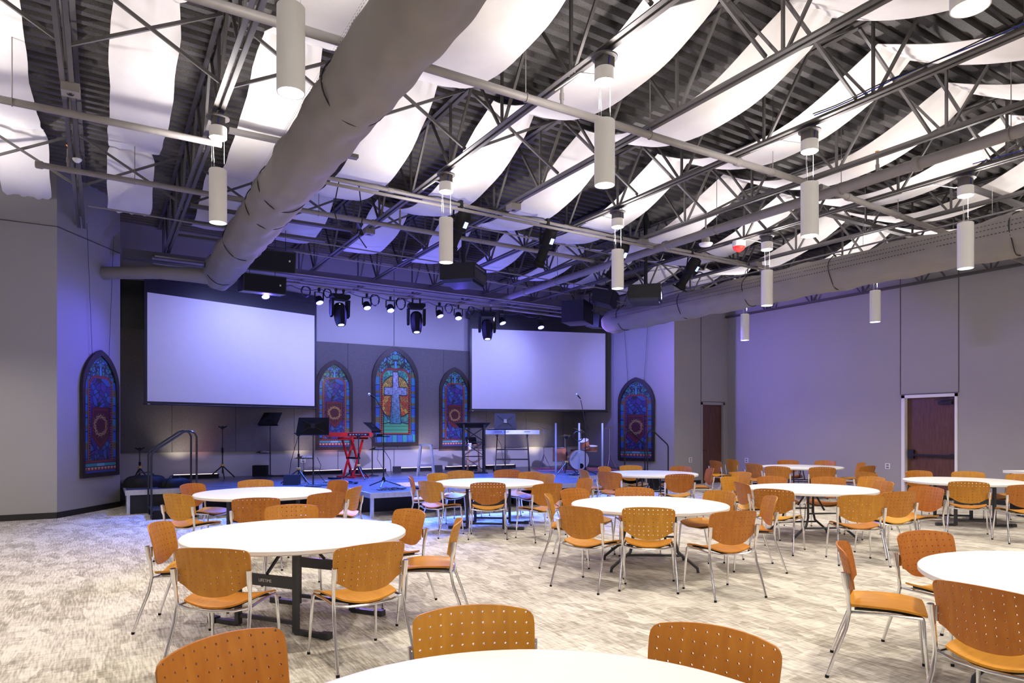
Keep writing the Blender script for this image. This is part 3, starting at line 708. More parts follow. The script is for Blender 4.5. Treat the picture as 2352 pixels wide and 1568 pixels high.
def make_ellip():
    t = thing('profile_spotlight', (0, 0, 0))
    b = MB(); b.box(-0.025, 0.025, -0.04, 0.04, -0.04, 0.1); b.bar((-0.14, 0, -0.06), (0.14, 0, -0.06), 0.03, 0.012)
    for s in (-1, 1): b.bar((s*0.14, 0, -0.06), (s*0.13, 0.06, -0.4), 0.012, 0.03, (1, 0, 0))
    b.build('yoke', 'black', t, smooth=False)
    m = Matrix.Translation((0, 0.06, -0.38)) @ Matrix.Rotation(math.radians(35), 4, 'X')
    b = MB(); b.lathe([(0.06, 0.34), (0.1, 0.32), (0.12, 0.25), (0.12, 0.04), (0.085, 0.0), (0.08, -0.2), (0.085, -0.25), (0.105, -0.26), (0.105, -0.34), (0.09, -0.34)], 20, m); c = b.build('lamp_barrel', 'plastic', t)
    b = MB(); b.box(-0.12, 0.12, -0.12, 0.12, -0.35, -0.33, m); b.build('gel_frame', 'plastic', c, smooth=False)
    b = MB(); b.box(-0.035, 0.035, -0.128, -0.12, 0.1, 0.2, m); b.build('blue_display', 'led', c, smooth=False)
    MB().lathe([(0.088, -0.345), (0.03, -0.352), (0.002, -0.353)], 20, m).build('lens', 'glass_dark' if 'glass_dark' in M else 'plastic', c)
    MB().tube(arcpts((0.1, 0.0, -0.15), 0.13, 0, 2*PI, 24, 'yz'), 0.007, 5).build('cable_loop', 'cable', t)
    return t
el = make_ellip()
en = ['black profile spotlight tangled in pink lit cable behind a pendant', 'big black profile spotlight hanging in the centre of the front bar', 'black profile spotlight hidden behind the far pendant', 'black profile spotlight right of the far projector pole', 'black profile spotlight at the right end of the front bar']
for k, (x, y) in enumerate(ELLIPS):
    z = 5.30-(x-2.6)*0.014-0.03
    o = el if k == 0 else dup(el, (x, LB, z), 0)
    o.location = (x, LB, z); o.rotation_euler = (0, 0, (0.25, 0.1, 0.1, 0.35, 0.45)[k]); tag(o, en[k], 'spotlight', 'profile spotlights')
# coils of cable on the stage bar
for k, (x, r, l) in enumerate(((4.38, 0.10, 'coiled black cable between the second lamp and the left moving head'), (5.5, 0.13, 'large coil of black cable right of the third stage lamp'), (6.15, 0.14, 'thick coil of black cable left of the middle moving head'),
                               (7.42, 0.12, 'thin round cable coil between the fifth and sixth lamps'), (8.05, 0.1, 'loose cable coil left of the right moving head'), (3.9, 0.12, 'loose loop of cable left of the second stage lamp'))):
    b = MB(); pts = []; rr = random.Random(k)
    for j in range(97):
        a = j*2*PI/24; pts.append((r*(1+0.12*math.sin(j*0.7))*math.cos(a)*0.8, 0.012*(j/24)-0.03, -r + r*(1+0.1*math.cos(j*0.45))*math.sin(a)))
    b.tube(pts, 0.007, 5); tag(b.build('cable_coil', 'cable', None, (x, 15.42, 4.86-(x-2.4)*0.0157-0.02)), l, 'cable coil', 'cable coils on the stage bar')
pts = [(2.9+7.5*j/80, 15.38, 4.80-0.0157*7.5*j/80-0.07*abs(math.sin(j*PI/7))) for j in range(81)]
tag(MB().tube(pts, 0.008, 5).build('bar_cable', 'cable'), 'black cable looping along the bar of blue stage lamps', 'cable')

# ================================================================== loudspeakers, projectors
def speaker(loc, rz, pitch, s, label, fm='speaker', wedge=0.0):
    t = thing('loudspeaker', loc, 0, label, 'loudspeaker', 'black flown loudspeakers')
    m = Matrix.Rotation(rz, 4, 'Z') @ Matrix.Rotation(pitch, 4, 'X')
    w, d, h = s
    b = MB(); pl = [(-w/2, -d/2), (w/2, -d/2), (w/2*(1-wedge), d/2), (-w/2*(1-wedge), d/2)]
    b.extrude(pl, -h/2, h/2, lambda u, v, k: m @ Vector((u, v, k))); c = b.build('cabinet', fm, t, smooth=False)
    MB().box(-w/2+0.02, w/2-0.02, -d/2-0.012, -d/2, -h/2+0.02, h/2-0.02, m).build('grille', 'plastic', t, smooth=False)
    MB().box(w/2-0.14, w/2-0.11, -d/2-0.016, -d/2-0.012, h/2-0.2, h/2-0.165, m).build('badge', 'silver', t, smooth=False)
    b = MB()
    for sx in (-1, 1): b.tube([m @ Vector((sx*w*0.3, 0, h/2-0.01)), m @ Vector((sx*w*0.3, 0, h/2-0.01)) + Vector((0, 0, max(0.1, deck_z(loc[0])-0.02-loc[2]-h/2)))], 0.006, 6)
    b.build('hanging_cable', 'cable', t)
    return t
speaker((2.95, 14.4, 5.06), -0.1, 0.3, (0.9, 0.5, 0.42), 'upper black loudspeaker right of the big cloth duct')
speaker((2.85, 14.8, 4.62), 0.05, 0.1, (0.85, 0.5, 0.36), 'lower black loudspeaker behind the end of the big cloth duct')
speaker((10.78, 14.6, 4.70), 0.62, 0.0, (0.85, 0.62, 0.56), 'lower black loudspeaker with a blue lit side over the right screen', wedge=0.15)
speaker((11.25, 14.0, 5.06), 0.72, 0.3, (0.9, 0.5, 0.42), 'upper black loudspeaker tilted down beside the right duct')
speaker((12.2, 15.6, 4.72), 0.5, 0.1, (0.5, 0.4, 0.35), 'small black loudspeaker behind the right duct end')
def projector(loc, rz, label, sc=1.0):
    t = thing('projector', loc, rz, label, 'projector', 'ceiling projectors')
    b = MB(); b.box(-0.32, 0.32, -0.3, 0.3, -0.13, 0.13); b.extrude([(-0.32, -0.13), (0.32, -0.13), (0.27, -0.18), (-0.27, -0.18)], -0.26, 0.26, lambda u, v, d: (u, d, v)); c = b.build('housing', 'projector', t, smooth=False)
    b = MB()
    for k in range(9): b.box(-0.28, 0.28, -0.306, -0.3, -0.11+k*0.016, -0.103+k*0.016)
    b.build('vent_grille', 'steel', c, smooth=False)
    b = MB(); b.lathe([(0.08, 0), (0.085, 0.05), (0.07, 0.06)], 20, Matrix.Translation((0.1, 0.3, 0.02)) @ Matrix.Rotation(-PI/2, 4, 'X')); b.build('lens_ring', 'black', t)
    b = MB()
    for k in range(7): b.box(-0.25+k*0.07, -0.22+k*0.07, -0.308, -0.3, 0.07, 0.09)
    b.build('sockets', 'silver', c, smooth=False)
    b = MB(); h = (deck_z(loc[0])-loc[2]-0.06)/sc; b.tube([(0, 0, 0.13), (0, 0, h)], 0.035, 12); b.box(-0.12, 0.12, -0.08, 0.08, 0.13, 0.17); b.box(-0.5, 0.5, -0.06, 0.06, h-0.01, h+0.04); b.build('mounting_pole', 'black', t)
    MB().box(-0.326, -0.32, -0.29, 0.29, -0.1, 0.1).build('side_panel', 'projector', t, smooth=False)
    t.scale = (sc, sc, sc); return t
projector((6.25, 12.3, 4.73), 0.75, 'black projector on a long black pole left of centre', 1.2)
projector((9.93, 11.0, 4.50), 0.75, 'black projector on a pole right of centre with a blue lit side', 1.12)

# ================================================================== projection screens
def screen(P, Q, label):
    P, Q = Vector((*P, 0)), Vector((*Q, 0)); d = Q-P; L = d.length; rz = math.atan2(d.y, d.x)
    z0, z1 = 2.23, 4.58
    t = thing('projection_screen', (P.x, P.y, 0), rz, label, 'projection screen', 'projection screens')
    MB().box(0, L, 0, 0.012, z0, z1).build('screen_cloth', 'screen', t, smooth=False)
    b = MB(); b.box(-0.06, 0, -0.004, 0.014, z0-0.05, z1+0.3); b.box(L, L+0.06, -0.004, 0.014, z0-0.05, z1+0.3); b.box(0, L, -0.004, 0.014, z0-0.05, z0); b.box(0, L, -0.004, 0.014, z1, z1+0.3)
    b.build('black_border', 'black', t, smooth=False)
    MB().tube([(-0.08, 0.005, z0-0.06), (L+0.08, 0.005, z0-0.06)], 0.018, 8).build('bottom_bar', 'black', t)
    MB().box(-0.15, L+0.15, -0.06, 0.12, z1+0.3, z1+0.5).build('roller_case', 'black', t, smooth=False)
    MB().box(0.0, 0.05, -0.02, -0.012, z0-0.066, z0-0.052).build('badge', 'silver', t, smooth=False)
screen((0.84, 16.68), (4.74, 17.86), 'large blank projection screen on the left of the stage')
screen((9.31, 17.78), (13.3, 16.55), 'large blank projection screen on the right of the stage')
# black cloth masking behind the screens
for x0, x1, l in ((0.36, 4.6, 'black cloth masking high on the stage wall behind the left screen'), (9.4, 13.56, 'black cloth masking high on the stage wall behind the right screen')):
    tag(MB().box(x0, x1, YB-0.09, YB-0.07, 3.93, 5.05).build('black_masking', 'black', smooth=False), l, 'masking cloth', 'black masking cloths')
# ================================================================== stained glass
def arch_half(w, h):
    R = (h*h+w*w)/(2*w); return lambda z: math.sqrt(max(0, R*R-z*z)) - (R-w)
def arch_outline(w, H, ha, n=18):
    f = arch_half(w, ha); s = H-ha
    r = [(w, 0), (w, s)] + [(f(ha*k/n), s+ha*k/n) for k in range(1, n)] + [(0, H)]
    return r + [(-x, z) for x, z in reversed(r[:-1])]
def voronoi(X, Z, pts):
    d = np.stack([np.hypot(X-a, Z-b) for a, b in pts], -1); i = np.argmin(d, -1); s = np.sort(d, -1)
    return i, s[..., 0], s[..., 1]-s[..., 0]
def glass_colors(X, Z, gw, H, ha, kind, seed):
    rs = np.random.RandomState(seed); C = np.zeros(X.shape+(3,)); C[:] = (0.02, 0.02, 0.03)
    def put(mask, col): C[mask] = col
    aX = np.abs(X); k = gw/0.58
    # leaf field everywhere
    pts = [(rs.uniform(-gw, gw), rs.uniform(0, H)) for _ in range(int(330))]
    pts = [(abs(a)*(1 if rs.rand() > 0 else 1), b) for a, b in pts]
    i, d, e = voronoi(aX, Z, pts); pal = np.array([(0.03, 0.30, 0.12), (0.02, 0.16, 0.09), (0.03, 0.28, 0.24), (0.06, 0.30, 0.55), (0.02, 0.22, 0.16), (0.05, 0.2, 0.4)])
    C[:] = pal[(i*7) % 6]; put(e < 0.016*k, (0.008, 0.008, 0.01))
    put((aX < 0.028*k) & (Z > H-ha+0.46*ha) & (Z < H-0.3*ha), (0.08, 0.36, 0.7))
    top = H-ha+0.42*ha                       # height of the inner field's shoulder
    # side columns
    col = (aX > 0.45*k) & (Z < H-ha+0.35*ha)
    per = np.mod(Z, 0.26*k*1.2); put(col, (0.03, 0.13, 0.50)); put(col & (np.mod(Z, 0.52*k) < 0.22*k), (0.03, 0.24, 0.42))
    put(col & (per < 0.02), (0.008, 0.008, 0.01))
    for zg in (0.62, 1.05, 1.38, 1.86): put(col & (np.abs(Z-zg*k) < (0.075 if zg in (0.62, 1.86) else 0.04)*k), (0.16, 0.14, 0.05))
    put(col & (np.abs(aX-0.45*k) < 0.012), (0.01, 0.01, 0.01))
    put((aX > 0.43*k) & (aX < 0.45*k) & (Z < top), (0.22, 0.2, 0.05))
    # inner field
    r = 0.20*k; cx = np.maximum(aX-(0.37*k-r), 0); cz = np.maximum(Z-(top-r), 0); dd = np.hypot(cx, cz)
    outer = ((cz <= 0) & (aX < 0.43*k) | (cz > 0) & (dd < r+0.06*k)) & (Z > 0.2*k)
    inner = ((cz <= 0) & (aX < 0.37*k) | (cz > 0) & (dd < r)) & (Z > 0.26*k)
    bead = outer & ~inner; put(bead, (0.02, 0.01, 0.01))
    put(bead & (np.sin(Z*2*PI/(0.058*k)) * np.where(cz > 0, np.sin(X*2*PI/(0.058*k)), 1) > -0.1), (0.45, 0.03, 0.02))
    if kind == 'cross':
        zc = 1.40*k
        dx, dz = X, Z-zc; R = np.hypot(dx, dz*0.92); A = np.arctan2(dz, dx)
        wed = np.floor((A+PI)/(2*PI)*44).astype(int); fr = np.mod((A+PI)/(2*PI)*44, 1)
        jit = (wed*37 % 11)/11.0; ring = np.floor(R/(0.13*k)+jit).astype(int); rf = np.mod(R/(0.13*k)+jit, 1)
        v = 0.75+0.5*((wed*13+ring*29) % 7)/7.0
        def pal2(p, m):
            p = np.array(p); idx = (wed*5+ring*3) % len(p); C[m] = (p[idx]*v[..., None])[m]
        up = dz > -0.05*k
        pal2([(0.03, 0.32, 0.14), (0.05, 0.42, 0.22), (0.04, 0.30, 0.30), (0.12, 0.5, 0.35)], inner)
        pal2([(0.70, 0.50, 0.06), (0.6, 0.33, 0.04), (0.5, 0.42, 0.05)], inner & up & (R < 0.40*k))
        pal2([(0.55, 0.10, 0.02), (0.62, 0.2, 0.03)], inner & up & (R < 0.19*k))
        pal2([(0.62, 0.09, 0.02), (0.68, 0.26, 0.03), (0.6, 0.42, 0.05), (0.5, 0.12, 0.03)], inner & ~up & (R < 0.66*k))
        put(inner & up & (np.abs(R-0.40*k) < 0.012), (0.01, 0.01, 0.01)); put(inner & ~up & (np.abs(R-0.66*k) < 0.012), (0.01, 0.01, 0.01))
        put(inner & ((fr < np.minimum(0.05/np.maximum(R, 0.05), 0.4)) | (rf < 0.07)), (0.012, 0.012, 0.012))
        hill = inner & (Z < 0.5*k + 0.06*np.cos(X*4)); put(hill, (0.08, 0.45, 0.2)); put(hill & (np.mod(Z*9+np.floor(X*7), 1) < 0.1), (0.01, 0.03, 0.02)); put(inner & (np.abs(Z-0.5*k-0.06*np.cos(X*4)) < 0.014), (0.01, 0.01, 0.02))
        t = np.clip((Z-0.5*k)/(1.43*k), 0, 1); wv = (0.155-0.095*t)*k
        vert = (aX < wv) & (Z > 0.52*k) & (Z < 1.93*k); arm = (aX < 0.32*k) & (np.abs(Z-1.40*k) < 0.10*k)
        edge = ((aX < wv+0.02) & (Z > 0.5*k) & (Z < 1.955*k)) | ((aX < 0.34*k) & (np.abs(Z-1.40*k) < 0.125*k)); put(edge & inner, (0.01, 0.01, 0.02))
        g = (0.75+0.5*((np.floor(X*26)+np.floor(Z*9)*3) % 5)/5)
        cc = np.stack([0.05+0.42*t, 0.28+0.2*t, 0.36+0.32*t], -1)*g[..., None]; m = (vert | arm) & inner; C[m] = cc[m]
        put(m & vert & ((np.mod(X*26/k, 1) < 0.09) & (aX < wv)), (0.02, 0.03, 0.06)); put(m & (np.mod(Z*7+np.floor(X*18)*0.37, 1) < 0.06), (0.02, 0.03, 0.06))
        bot = (Z < 0.2*k); put(bot, (0.06, 0.18, 0.5)); put(bot & (np.mod(X+0.1, 0.3*k) < 0.12*k), (0.05, 0.4, 0.35)); put(bot & (np.mod(X+0.1, 0.15*k) < 0.012), (0.01, 0.01, 0.01))
    else:
        pts = []
        for fx, fz in ((0.12, 0.78), (-0.2, 0.55), (-0.22, 0.9), (0.2, 0.3), (-0.12, 0.22)):
            pts.append((fx*k*1.2, fz*top))
            for j in range(6): pts.append((fx*k*1.2+0.13*k*math.cos(j*PI/3+fx*9), fz*top+0.13*k*math.sin(j*PI/3+fx*9)))
        for j in range(30): pts.append((rs.uniform(-0.4, 0.4)*k, rs.uniform(0.2, top)))
        i, d, e = voronoi(X, Z, pts); pal = np.array([(0.015, 0.035, 0.22), (0.04, 0.02, 0.22), (0.02, 0.09, 0.33), (0.03, 0.13, 0.36), (0.06, 0.03, 0.26)])
        cc = pal[(i*3) % 5]; C[inner] = cc[inner]; put(inner & (e < 0.018*k), (0.006, 0.006, 0.012))
        low = inner & (Z < 0.42*top); C[low] = C[low]*np.array([0.8, 2.2, 1.3]) if False else C[low]
        kk = k; k = k*1.22; zs = 0.50*top*1.02; sh = (aX < 0.27*k) & (Z < zs+0.33*k) & (Z > zs-0.22*k-0.28*k*(1-aX/(0.27*k)))
        put(inner & sh, (0.10, 0.008, 0.012)); ins = (aX < 0.235*k) & (Z < zs+0.295*k) & (Z > zs-0.19*k-0.245*k*(1-aX/(0.27*k)))
        put(inner & sh & ~ins & (aX > 0.245*k), (0.02, 0.004, 0.006))
        put(inner & ins, (0.20, 0.015, 0.015)); put(inner & (aX < 0.215*k) & (Z < zs+0.27*k) & (Z > zs-0.17*k-0.22*k*(1-aX/(0.27*k))), (0.085, 0.006, 0.012))
        R = np.hypot(X, Z-zs+0.02*k); A = np.arctan2(Z-zs, X)
        ring = (np.abs(R-0.172*k-0.022*k*np.sin(A*5)) < 0.0105*k) | (np.abs(R-0.172*k+0.022*k*np.sin(A*5+0.6)) < 0.009*k) | ((np.mod(A*17/(2*PI)+R*9/k, 1) < 0.10) & (np.abs(R-0.178*k) < 0.055*k))
        put(inner & ring, (0.50, 0.34, 0.11)); k = kk
        bot = Z < 0.30*k; C[bot] = (0.03, 0.02, 0.03); put(bot & (np.abs(Z-0.26*k) < 0.02*k) & (np.sin(X*2*PI/(0.05*k)) > -0.2), (0.45, 0.03, 0.02))
        b2 = bot & (Z < 0.22*k) & (Z > 0.15*k); put(b2, (0.04, 0.35, 0.4)); put(b2 & (aX < 0.14*k), (0.2, 0.55, 0.7))
        b3 = bot & (Z < 0.13*k) & (Z > 0.06*k); put(b3, (0.4, 0.05, 0.03)); put(b3 & (np.abs(np.mod(X, 0.12*k)-0.06*k) < (Z-0.06*k)*0.7), (0.7, 0.55, 0.42)); put(bot & (Z < 0.05*k), (0.04, 0.1, 0.4))
    return C*0.72
def stained(name_label, loc, rz, w, H, ha, kind, seed, wires=None, cell=0.0095):
    t = thing('stained_glass_window', loc, rz, name_label, 'stained glass window', 'stained glass windows')
    fw = 0.085 if w < 1.3 else 0.095
    o1 = arch_outline(w/2, H, ha); gw = w/2-fw; o2 = arch_outline(gw, H-2.35*fw, ha-0.35*fw-0.0)
    o2 = [(x, z+fw*1.05) for x, z in o2]; n = len(o1)
    b = MB(); v = [(x, -0.055, z) for x, z in o1] + [(x, -0.055, z) for x, z in o2] + [(x, 0.0, z) for x, z in o1] + [(x, -0.02, z) for x, z in o2]
    f = []
    for i in range(n):
        j = (i+1) % n; f += [(i, j, n+j, n+i), (i, 2*n+i, 2*n+j, j), (n+i, n+j, 3*n+j, 3*n+i)]
    b.add(v, f); b.build('wooden_frame', 'frame', t, smooth=False)
    nx = int(2*gw/cell)+2; nz = int((H-fw*1.3)/cell)+1; z0 = fw
    xs = -gw-0.01 + (np.arange(nx)+0.5)*cell; zs = z0-0.005 + (np.arange(nz)+0.5)*cell
    X, Z = np.meshgrid(xs, zs); C = glass_colors(X, Z-z0, gw, H-2.35*fw, ha, kind, seed)
    f = arch_half(w/2-0.03, ha); vs_, fs_, cols = [], [], []
    idx = {}
    def vid(i, j):
        if (i, j) not in idx:
            idx[(i, j)] = len(vs_); vs_.append((-gw-0.01+i*cell, -0.028, z0-0.005+j*cell))
        return idx[(i, j)]
    for j in range(nz):
        lim = gw+0.02 if Z[j, 0] < H-ha else f(min(Z[j, 0]-(H-ha)+0.0, ha*0.985))-0.0
        for i in range(nx):
            if abs(X[j, i]) < lim:
                fs_.append((vid(i, j), vid(i+1, j), vid(i+1, j+1), vid(i, j+1))); cols.append(C[j, i])
    me = bpy.data.meshes.new('glass_pane'); me.from_pydata(vs_, [], fs_)
    at = me.color_attributes.new('Col', 'FLOAT_COLOR', 'CORNER'); arr = np.ones((len(fs_), 4, 4), dtype=np.float32); arr[:, :, :3] = np.array(cols)[:, None, :]
    at.data.foreach_set('color', arr.ravel()); me.materials.append(M['stained']); me.update()
    g = bpy.data.objects.new('glass_pane', me); COL.objects.link(g); g.parent = t
    if wires:
        b = MB()
        for s in (-1, 1):
            b.tube([(s*w*0.22, -0.03, H-ha*0.32), (s*wires[1], -0.03, wires[0])], 0.004, 5); b.tube([(s*w*0.22, -0.03, H-ha*0.36), (s*w*0.22, -0.03, H-ha*0.12)], 0.009, 6)
        b.build('hanging_wire', 'cable', t)
    return t
yb = YB-0.06
stained('tall stained glass window with a pale cross over sun rays', (6.99, yb, 1.17), 0, 1.36, 2.75, 0.92, 'cross', 3)
stained('stained glass window with a thorn crown shield, left of the tall cross window', (5.28, yb, 1.08), 0, 0.98, 2.38, 0.68, 'crown', 5)
stained('stained glass window with a thorn crown shield, right of the tall cross window', (8.82, yb, 1.06), 0, 0.98, 2.38, 0.68, 'crown', 5)
a = math.atan2(16.52-14.93, 1.03); nrm = Vector((math.sin(a), -math.cos(a)))*0.02
stained('dark thorn crown window hung by wires on the left splayed wall', (-0.06+nrm.x, 15.92+nrm.y, 0.68), a, 1.16, 2.52, 0.78, 'crown', 5, (2.52+2.4, 0.42))
a = math.atan2(14.62-16.5, 0.7); nrm = Vector((math.sin(a), -math.cos(a)))*0.02
stained('thorn crown window hung by wires on the right splayed wall', (13.87+nrm.x, 15.76+nrm.y, 0.68), a, 1.22, 2.52, 0.78, 'crown', 5, (2.52+1.9, 0.42))

# ================================================================== stage
DZ = 0.47
def platform(x0, x1, y0, y1, label, legs, skirt=True):
    t = thing('stage_platform', (x0, y0, 0), 0, label, 'stage platform', 'stage platforms')
    X, Y = x1-x0, y1-y0
    MB().box(0.02, X-0.02, 0.02, Y-0.02, DZ-0.03, DZ).build('deck', 'deckfloor', t, smooth=False)
    b = MB(); b.box(0, X, 0, 0.04, DZ-0.10, DZ-0.004); b.box(0, X, Y-0.04, Y, DZ-0.10, DZ-0.004); b.box(0, 0.04, 0.04, Y-0.04, DZ-0.10, DZ-0.004); b.box(X-0.04, X, 0.04, Y-0.04, DZ-0.10, DZ-0.004)
    b.box(0, X, -0.006, 0, DZ-0.035, DZ-0.015); b.build('edge_frame', 'alu', t, smooth=False)
    for lx, ly in legs: MB().box(lx-0.028, lx+0.028, ly-0.028, ly+0.028, 0, DZ-0.09).build('leg', 'alu', t, smooth=False)
platform(4.16, 6.955, 11.9, 14.8, 'front stage platform with bare metal legs, left half', [(0.05, 0.05), (1.35, 0.05), (2.72, 0.05), (0.05, 1.3), (0.05, 2.8)])
platform(6.965, 9.76, 11.9, 14.8, 'front stage platform behind the middle tables, right half', [(0.05, 0.05), (1.35, 0.05), (2.74, 0.05), (2.74, 1.3)])
platform(1.5, 4.15, 13.6, 14.8, 'stage platform beside the left steps', [(0.05, 0.05), (1.3, 0.05), (2.55, 0.05)])
platform(9.77, 12.4, 13.6, 14.8, 'stage platform beside the right steps', [(0.05, 0.05), (1.3, 0.05), (2.55, 0.05)])
platform(0.38, 6.955, 14.81, 17.97, 'back stage platform under the left screen', [(0.05, 0.05), (0.06, 0.9), (1.2, 0.05)])
platform(6.965, 13.55, 14.81, 17.97, 'back stage platform under the right screen', [(6.5, 0.05), (5.3, 0.05)])
tag(MB().box(0.4, 13.5, 14.95, 14.97, 0.0, 0.36).build('stage_skirt', 'black', smooth=False), 'black cloth hanging under the back stage platforms', 'cloth')
tag(MB().box(4.3, 9.6, 12.9, 12.92, 0.0, 0.36).build('stage_skirt', 'black', smooth=False), 'black cloth under the front stage platform', 'cloth')
def case(x, y, s, label): 
    t = thing('storage_case', (x, y, 0), 0, label, 'case', 'black cases under the stage')
    MB().box(-s/2, s/2, -0.15, 0.15, 0.0, 0.3).build('case_body', 'plastic', t, smooth=False)
    b = MB(); b.box(-s/2-0.005, -s/2+0.02, -0.155, 0.155, 0, 0.3); b.box(s/2-0.02, s/2+0.005, -0.155, 0.155, 0, 0.3); b.build('metal_edging', 'silver', t, smooth=False)
case(2.6, 14.3, 0.7, 'black case with metal edging under the left platform'); case(8.0, 12.5, 0.7, 'black case under the right half of the front platform')
def steps(x, y, sgn, label):
    t = thing('stage_steps', (x, y, 0), 0, label, 'steps', 'steps up to the stage')
    for k, z in enumerate((0.16, 0.32)):
        x0 = k*0.3; MB().box(min(sgn*x0, sgn*(x0+0.31)), max(sgn*x0, sgn*(x0+0.31)), -0.42, 0.42, z-0.03, z).build('tread', 'black', t, smooth=False)
    for s in (-0.43, 0.43):
        b = MB(); b.extrude([(0, 0), (0.05, 0.16), (0.3, 0.16), (0.32, 0.32), (0.66, 0.32), (0.7, 0.46), (0.74, 0.46), (0.74, 0)], s-0.012, s+0.012, lambda u, v, d: (sgn*u, d, v)); b.build('stringer', 'plastic', t, smooth=False)
    for s in (-0.46, 0.46):
        pts = [(0.0, s, 0.02), (0.0, s, 1.12)] + [(0.0+0.12*(1-math.cos(q)), s, 1.12+0.14*math.sin(q)*1.0) for q in (0.3, 0.6, 0.9)] + [(0.48, s, 1.54), (0.53, s, 1.575), (0.6, s, 1.59), (0.66, s, 1.58), (0.71, s, 1.55), (0.74, s, 1.48), (0.74, s, 0.47)]
        MB().tube([(sgn*a, b_, c) for a, b_, c in pts], 0.019, 10).build('handrail', 'rail', t)
steps(0.76, 14.25, 1, 'black stage steps with two bent black handrails on the left')
steps(13.12, 14.1, -1, 'black stage steps with bent handrails on the right')

# ================================================================== instruments and stage furniture
def tripod(b, r, z, foot=0.0, a0=0.4, rr=0.012):
    for k in range(3):
        a = a0 + k*2*PI/3; b.tube([(0, 0, z), (r*math.cos(a), r*math.sin(a), foot+rr)], rr, 8)
def guitar_stand(x, y, h, a0, label, r=0.33):
    t = thing('guitar_stand', (x, y, DZ), 0, label, 'guitar stand', 'black guitar stands')
    b = MB(); b.tube([(0, 0, 0.12), (0, 0, h*0.55), (0.0, 0, h*0.56), (0.0, 0.0, h)], [0.016, 0.016, 0.012, 0.012], 10); b.build('upright', 'black', t)
    for k in range(3):
        a = a0+k*2*PI/3; MB().tube([(0, 0, 0.30), (r*math.cos(a), r*math.sin(a), 0.015)], 0.014, 8).build('leg', 'black', t)
    MB().lathe([(0.03, 0.29), (0.045, 0.295), (0.045, 0.335), (0.03, 0.34)], 16).build('yellow_collar', 'gold', t)
    MB().lathe([(0.018, h*0.5), (0.024, h*0.5), (0.024, h*0.6), (0.018, h*0.6)], 12).build('grip_sleeve', 'plastic', t)
    b = MB(); b.tube([(-0.09, -0.03, h+0.02), (-0.03, 0, h-0.01), (0.03, 0, h-0.01), (0.09, -0.03, h+0.03)], 0.014, 8); b.box(-0.03, 0.03, -0.03, 0.03, h-0.04, h+0.03); b.build('neck_yoke', 'plastic', t)
guitar_stand(0.72, 17.2, 0.72, 0.2, 'short black guitar stand in the dark left corner of the stage', 0.2)
guitar_stand(2.43, 17.25, 1.2, 0.5, 'black guitar stand with yellow collar below the left screen')
guitar_stand(3.58, 14.75, 1.05, 0.9, 'black guitar stand with yellow collar by the wide music stand', 0.36)
guitar_stand(5.12, 15.45, 1.0, 0.6, 'black guitar stand in front of the red keyboard stand', 0.36)
guitar_stand(10.30, 14.40, 0.95, 1.1, 'black guitar stand in front of the clear drum shield', 0.3)
def music_stand(x, y, h, w, hh, rz, tilt, label, tray=None, base='plate', lean=0.0):
    t = thing('music_stand', (x, y, DZ), rz, label, 'music stand', 'black music stands')
    b = MB(); b.tube([(0, 0, 0.02), (0, 0, h*0.55)], 0.015, 10); b.tube([(0, 0, h*0.5), (0, 0, h)], 0.011, 10); b.build('pole', 'black', t)
    b = MB()
    if base == 'plate': b.lathe([(0.16, 0), (0.165, 0.012), (0.05, 0.03), (0.02, 0.04)], 20)
    else: tripod(b, 0.26, 0.14)
    b.build('base', 'black', t)
    m = Matrix.Translation((lean, 0, h)) @ Matrix.Rotation(tilt, 4, 'X')
    pl = [(-w/2, -hh/2), (w/2, -hh/2), (w/2*0.93, hh/2), (-w/2*0.93, hh/2)]
    MB().extrude(pl, -0.004, 0.004, lambda u, v, d: m @ Vector((u, d, v))).build('desk', 'plastic', t, smooth=False)
    MB().box(-w/2, w/2, 0.0, 0.055, -hh/2, -hh/2+0.008, m).build('lip', 'plastic', t, smooth=False)
    b = MB(); b.box(-0.04, 0.04, -0.018, -0.004, -0.05, 0.05, m); b.bar(m @ Vector((-w*0.35, -0.008, hh*0.35)), m @ Vector((0, -0.010, 0)), 0.008, 0.008); b.bar(m @ Vector((w*0.35, -0.008, hh*0.35)), m @ Vector((0, -0.010, 0)), 0.008, 0.008)
    b.bar(m @ Vector((w*0.35, -0.008, -hh*0.35)), m @ Vector((0, -0.010, 0)), 0.008, 0.008); b.bar(m @ Vector((-w*0.35, -0.008, -hh*0.35)), m @ Vector((0, -0.010, 0)), 0.008, 0.008); b.build('bracket', 'black', t)
    if tray:
        s = thing('x', (0, 0, 0)); bpy.data.objects.remove(s)
        b = MB(); b.box(tray-0.12, tray+0.12, -0.06, 0.06, 0.56, 0.58); b.extrude([(tray-0.26, 0.565), (tray-0.1, 0.565), (tray-0.1, 0.62)], -0.05, 0.05, lambda u, v, d: (u, d, v)); b.build('clip_tray', 'black', t, smooth=False)
        b = MB(); 
        for q in range(5): b.box(tray-0.1+q*0.045, tray-0.07+q*0.045, -0.04, 0.04, 0.58, 0.605+0.008*(q % 2))
        b.build('small_mixer', 'silver', t, smooth=False)
music_stand(3.56, 17.5, 1.42, 0.62, 0.36, -0.95, -0.6, 'black music stand tipped sideways below the left screen', -0.18)
music_stand(3.65, 13.85, 1.22, 0.66, 0.36, -0.52, -0.35, 'wide black music stand in front of the left arched window', -0.12)
music_stand(5.75, 16.3, 1.22, 0.46, 0.34, 0.75, -0.9, 'steeply tilted black music stand behind the red keyboard')
music_stand(8.78, 14.95, 1.36, 0.56, 0.42, -0.45, -0.32, 'black music stand standing before the white keyboard', None, 'tripod')
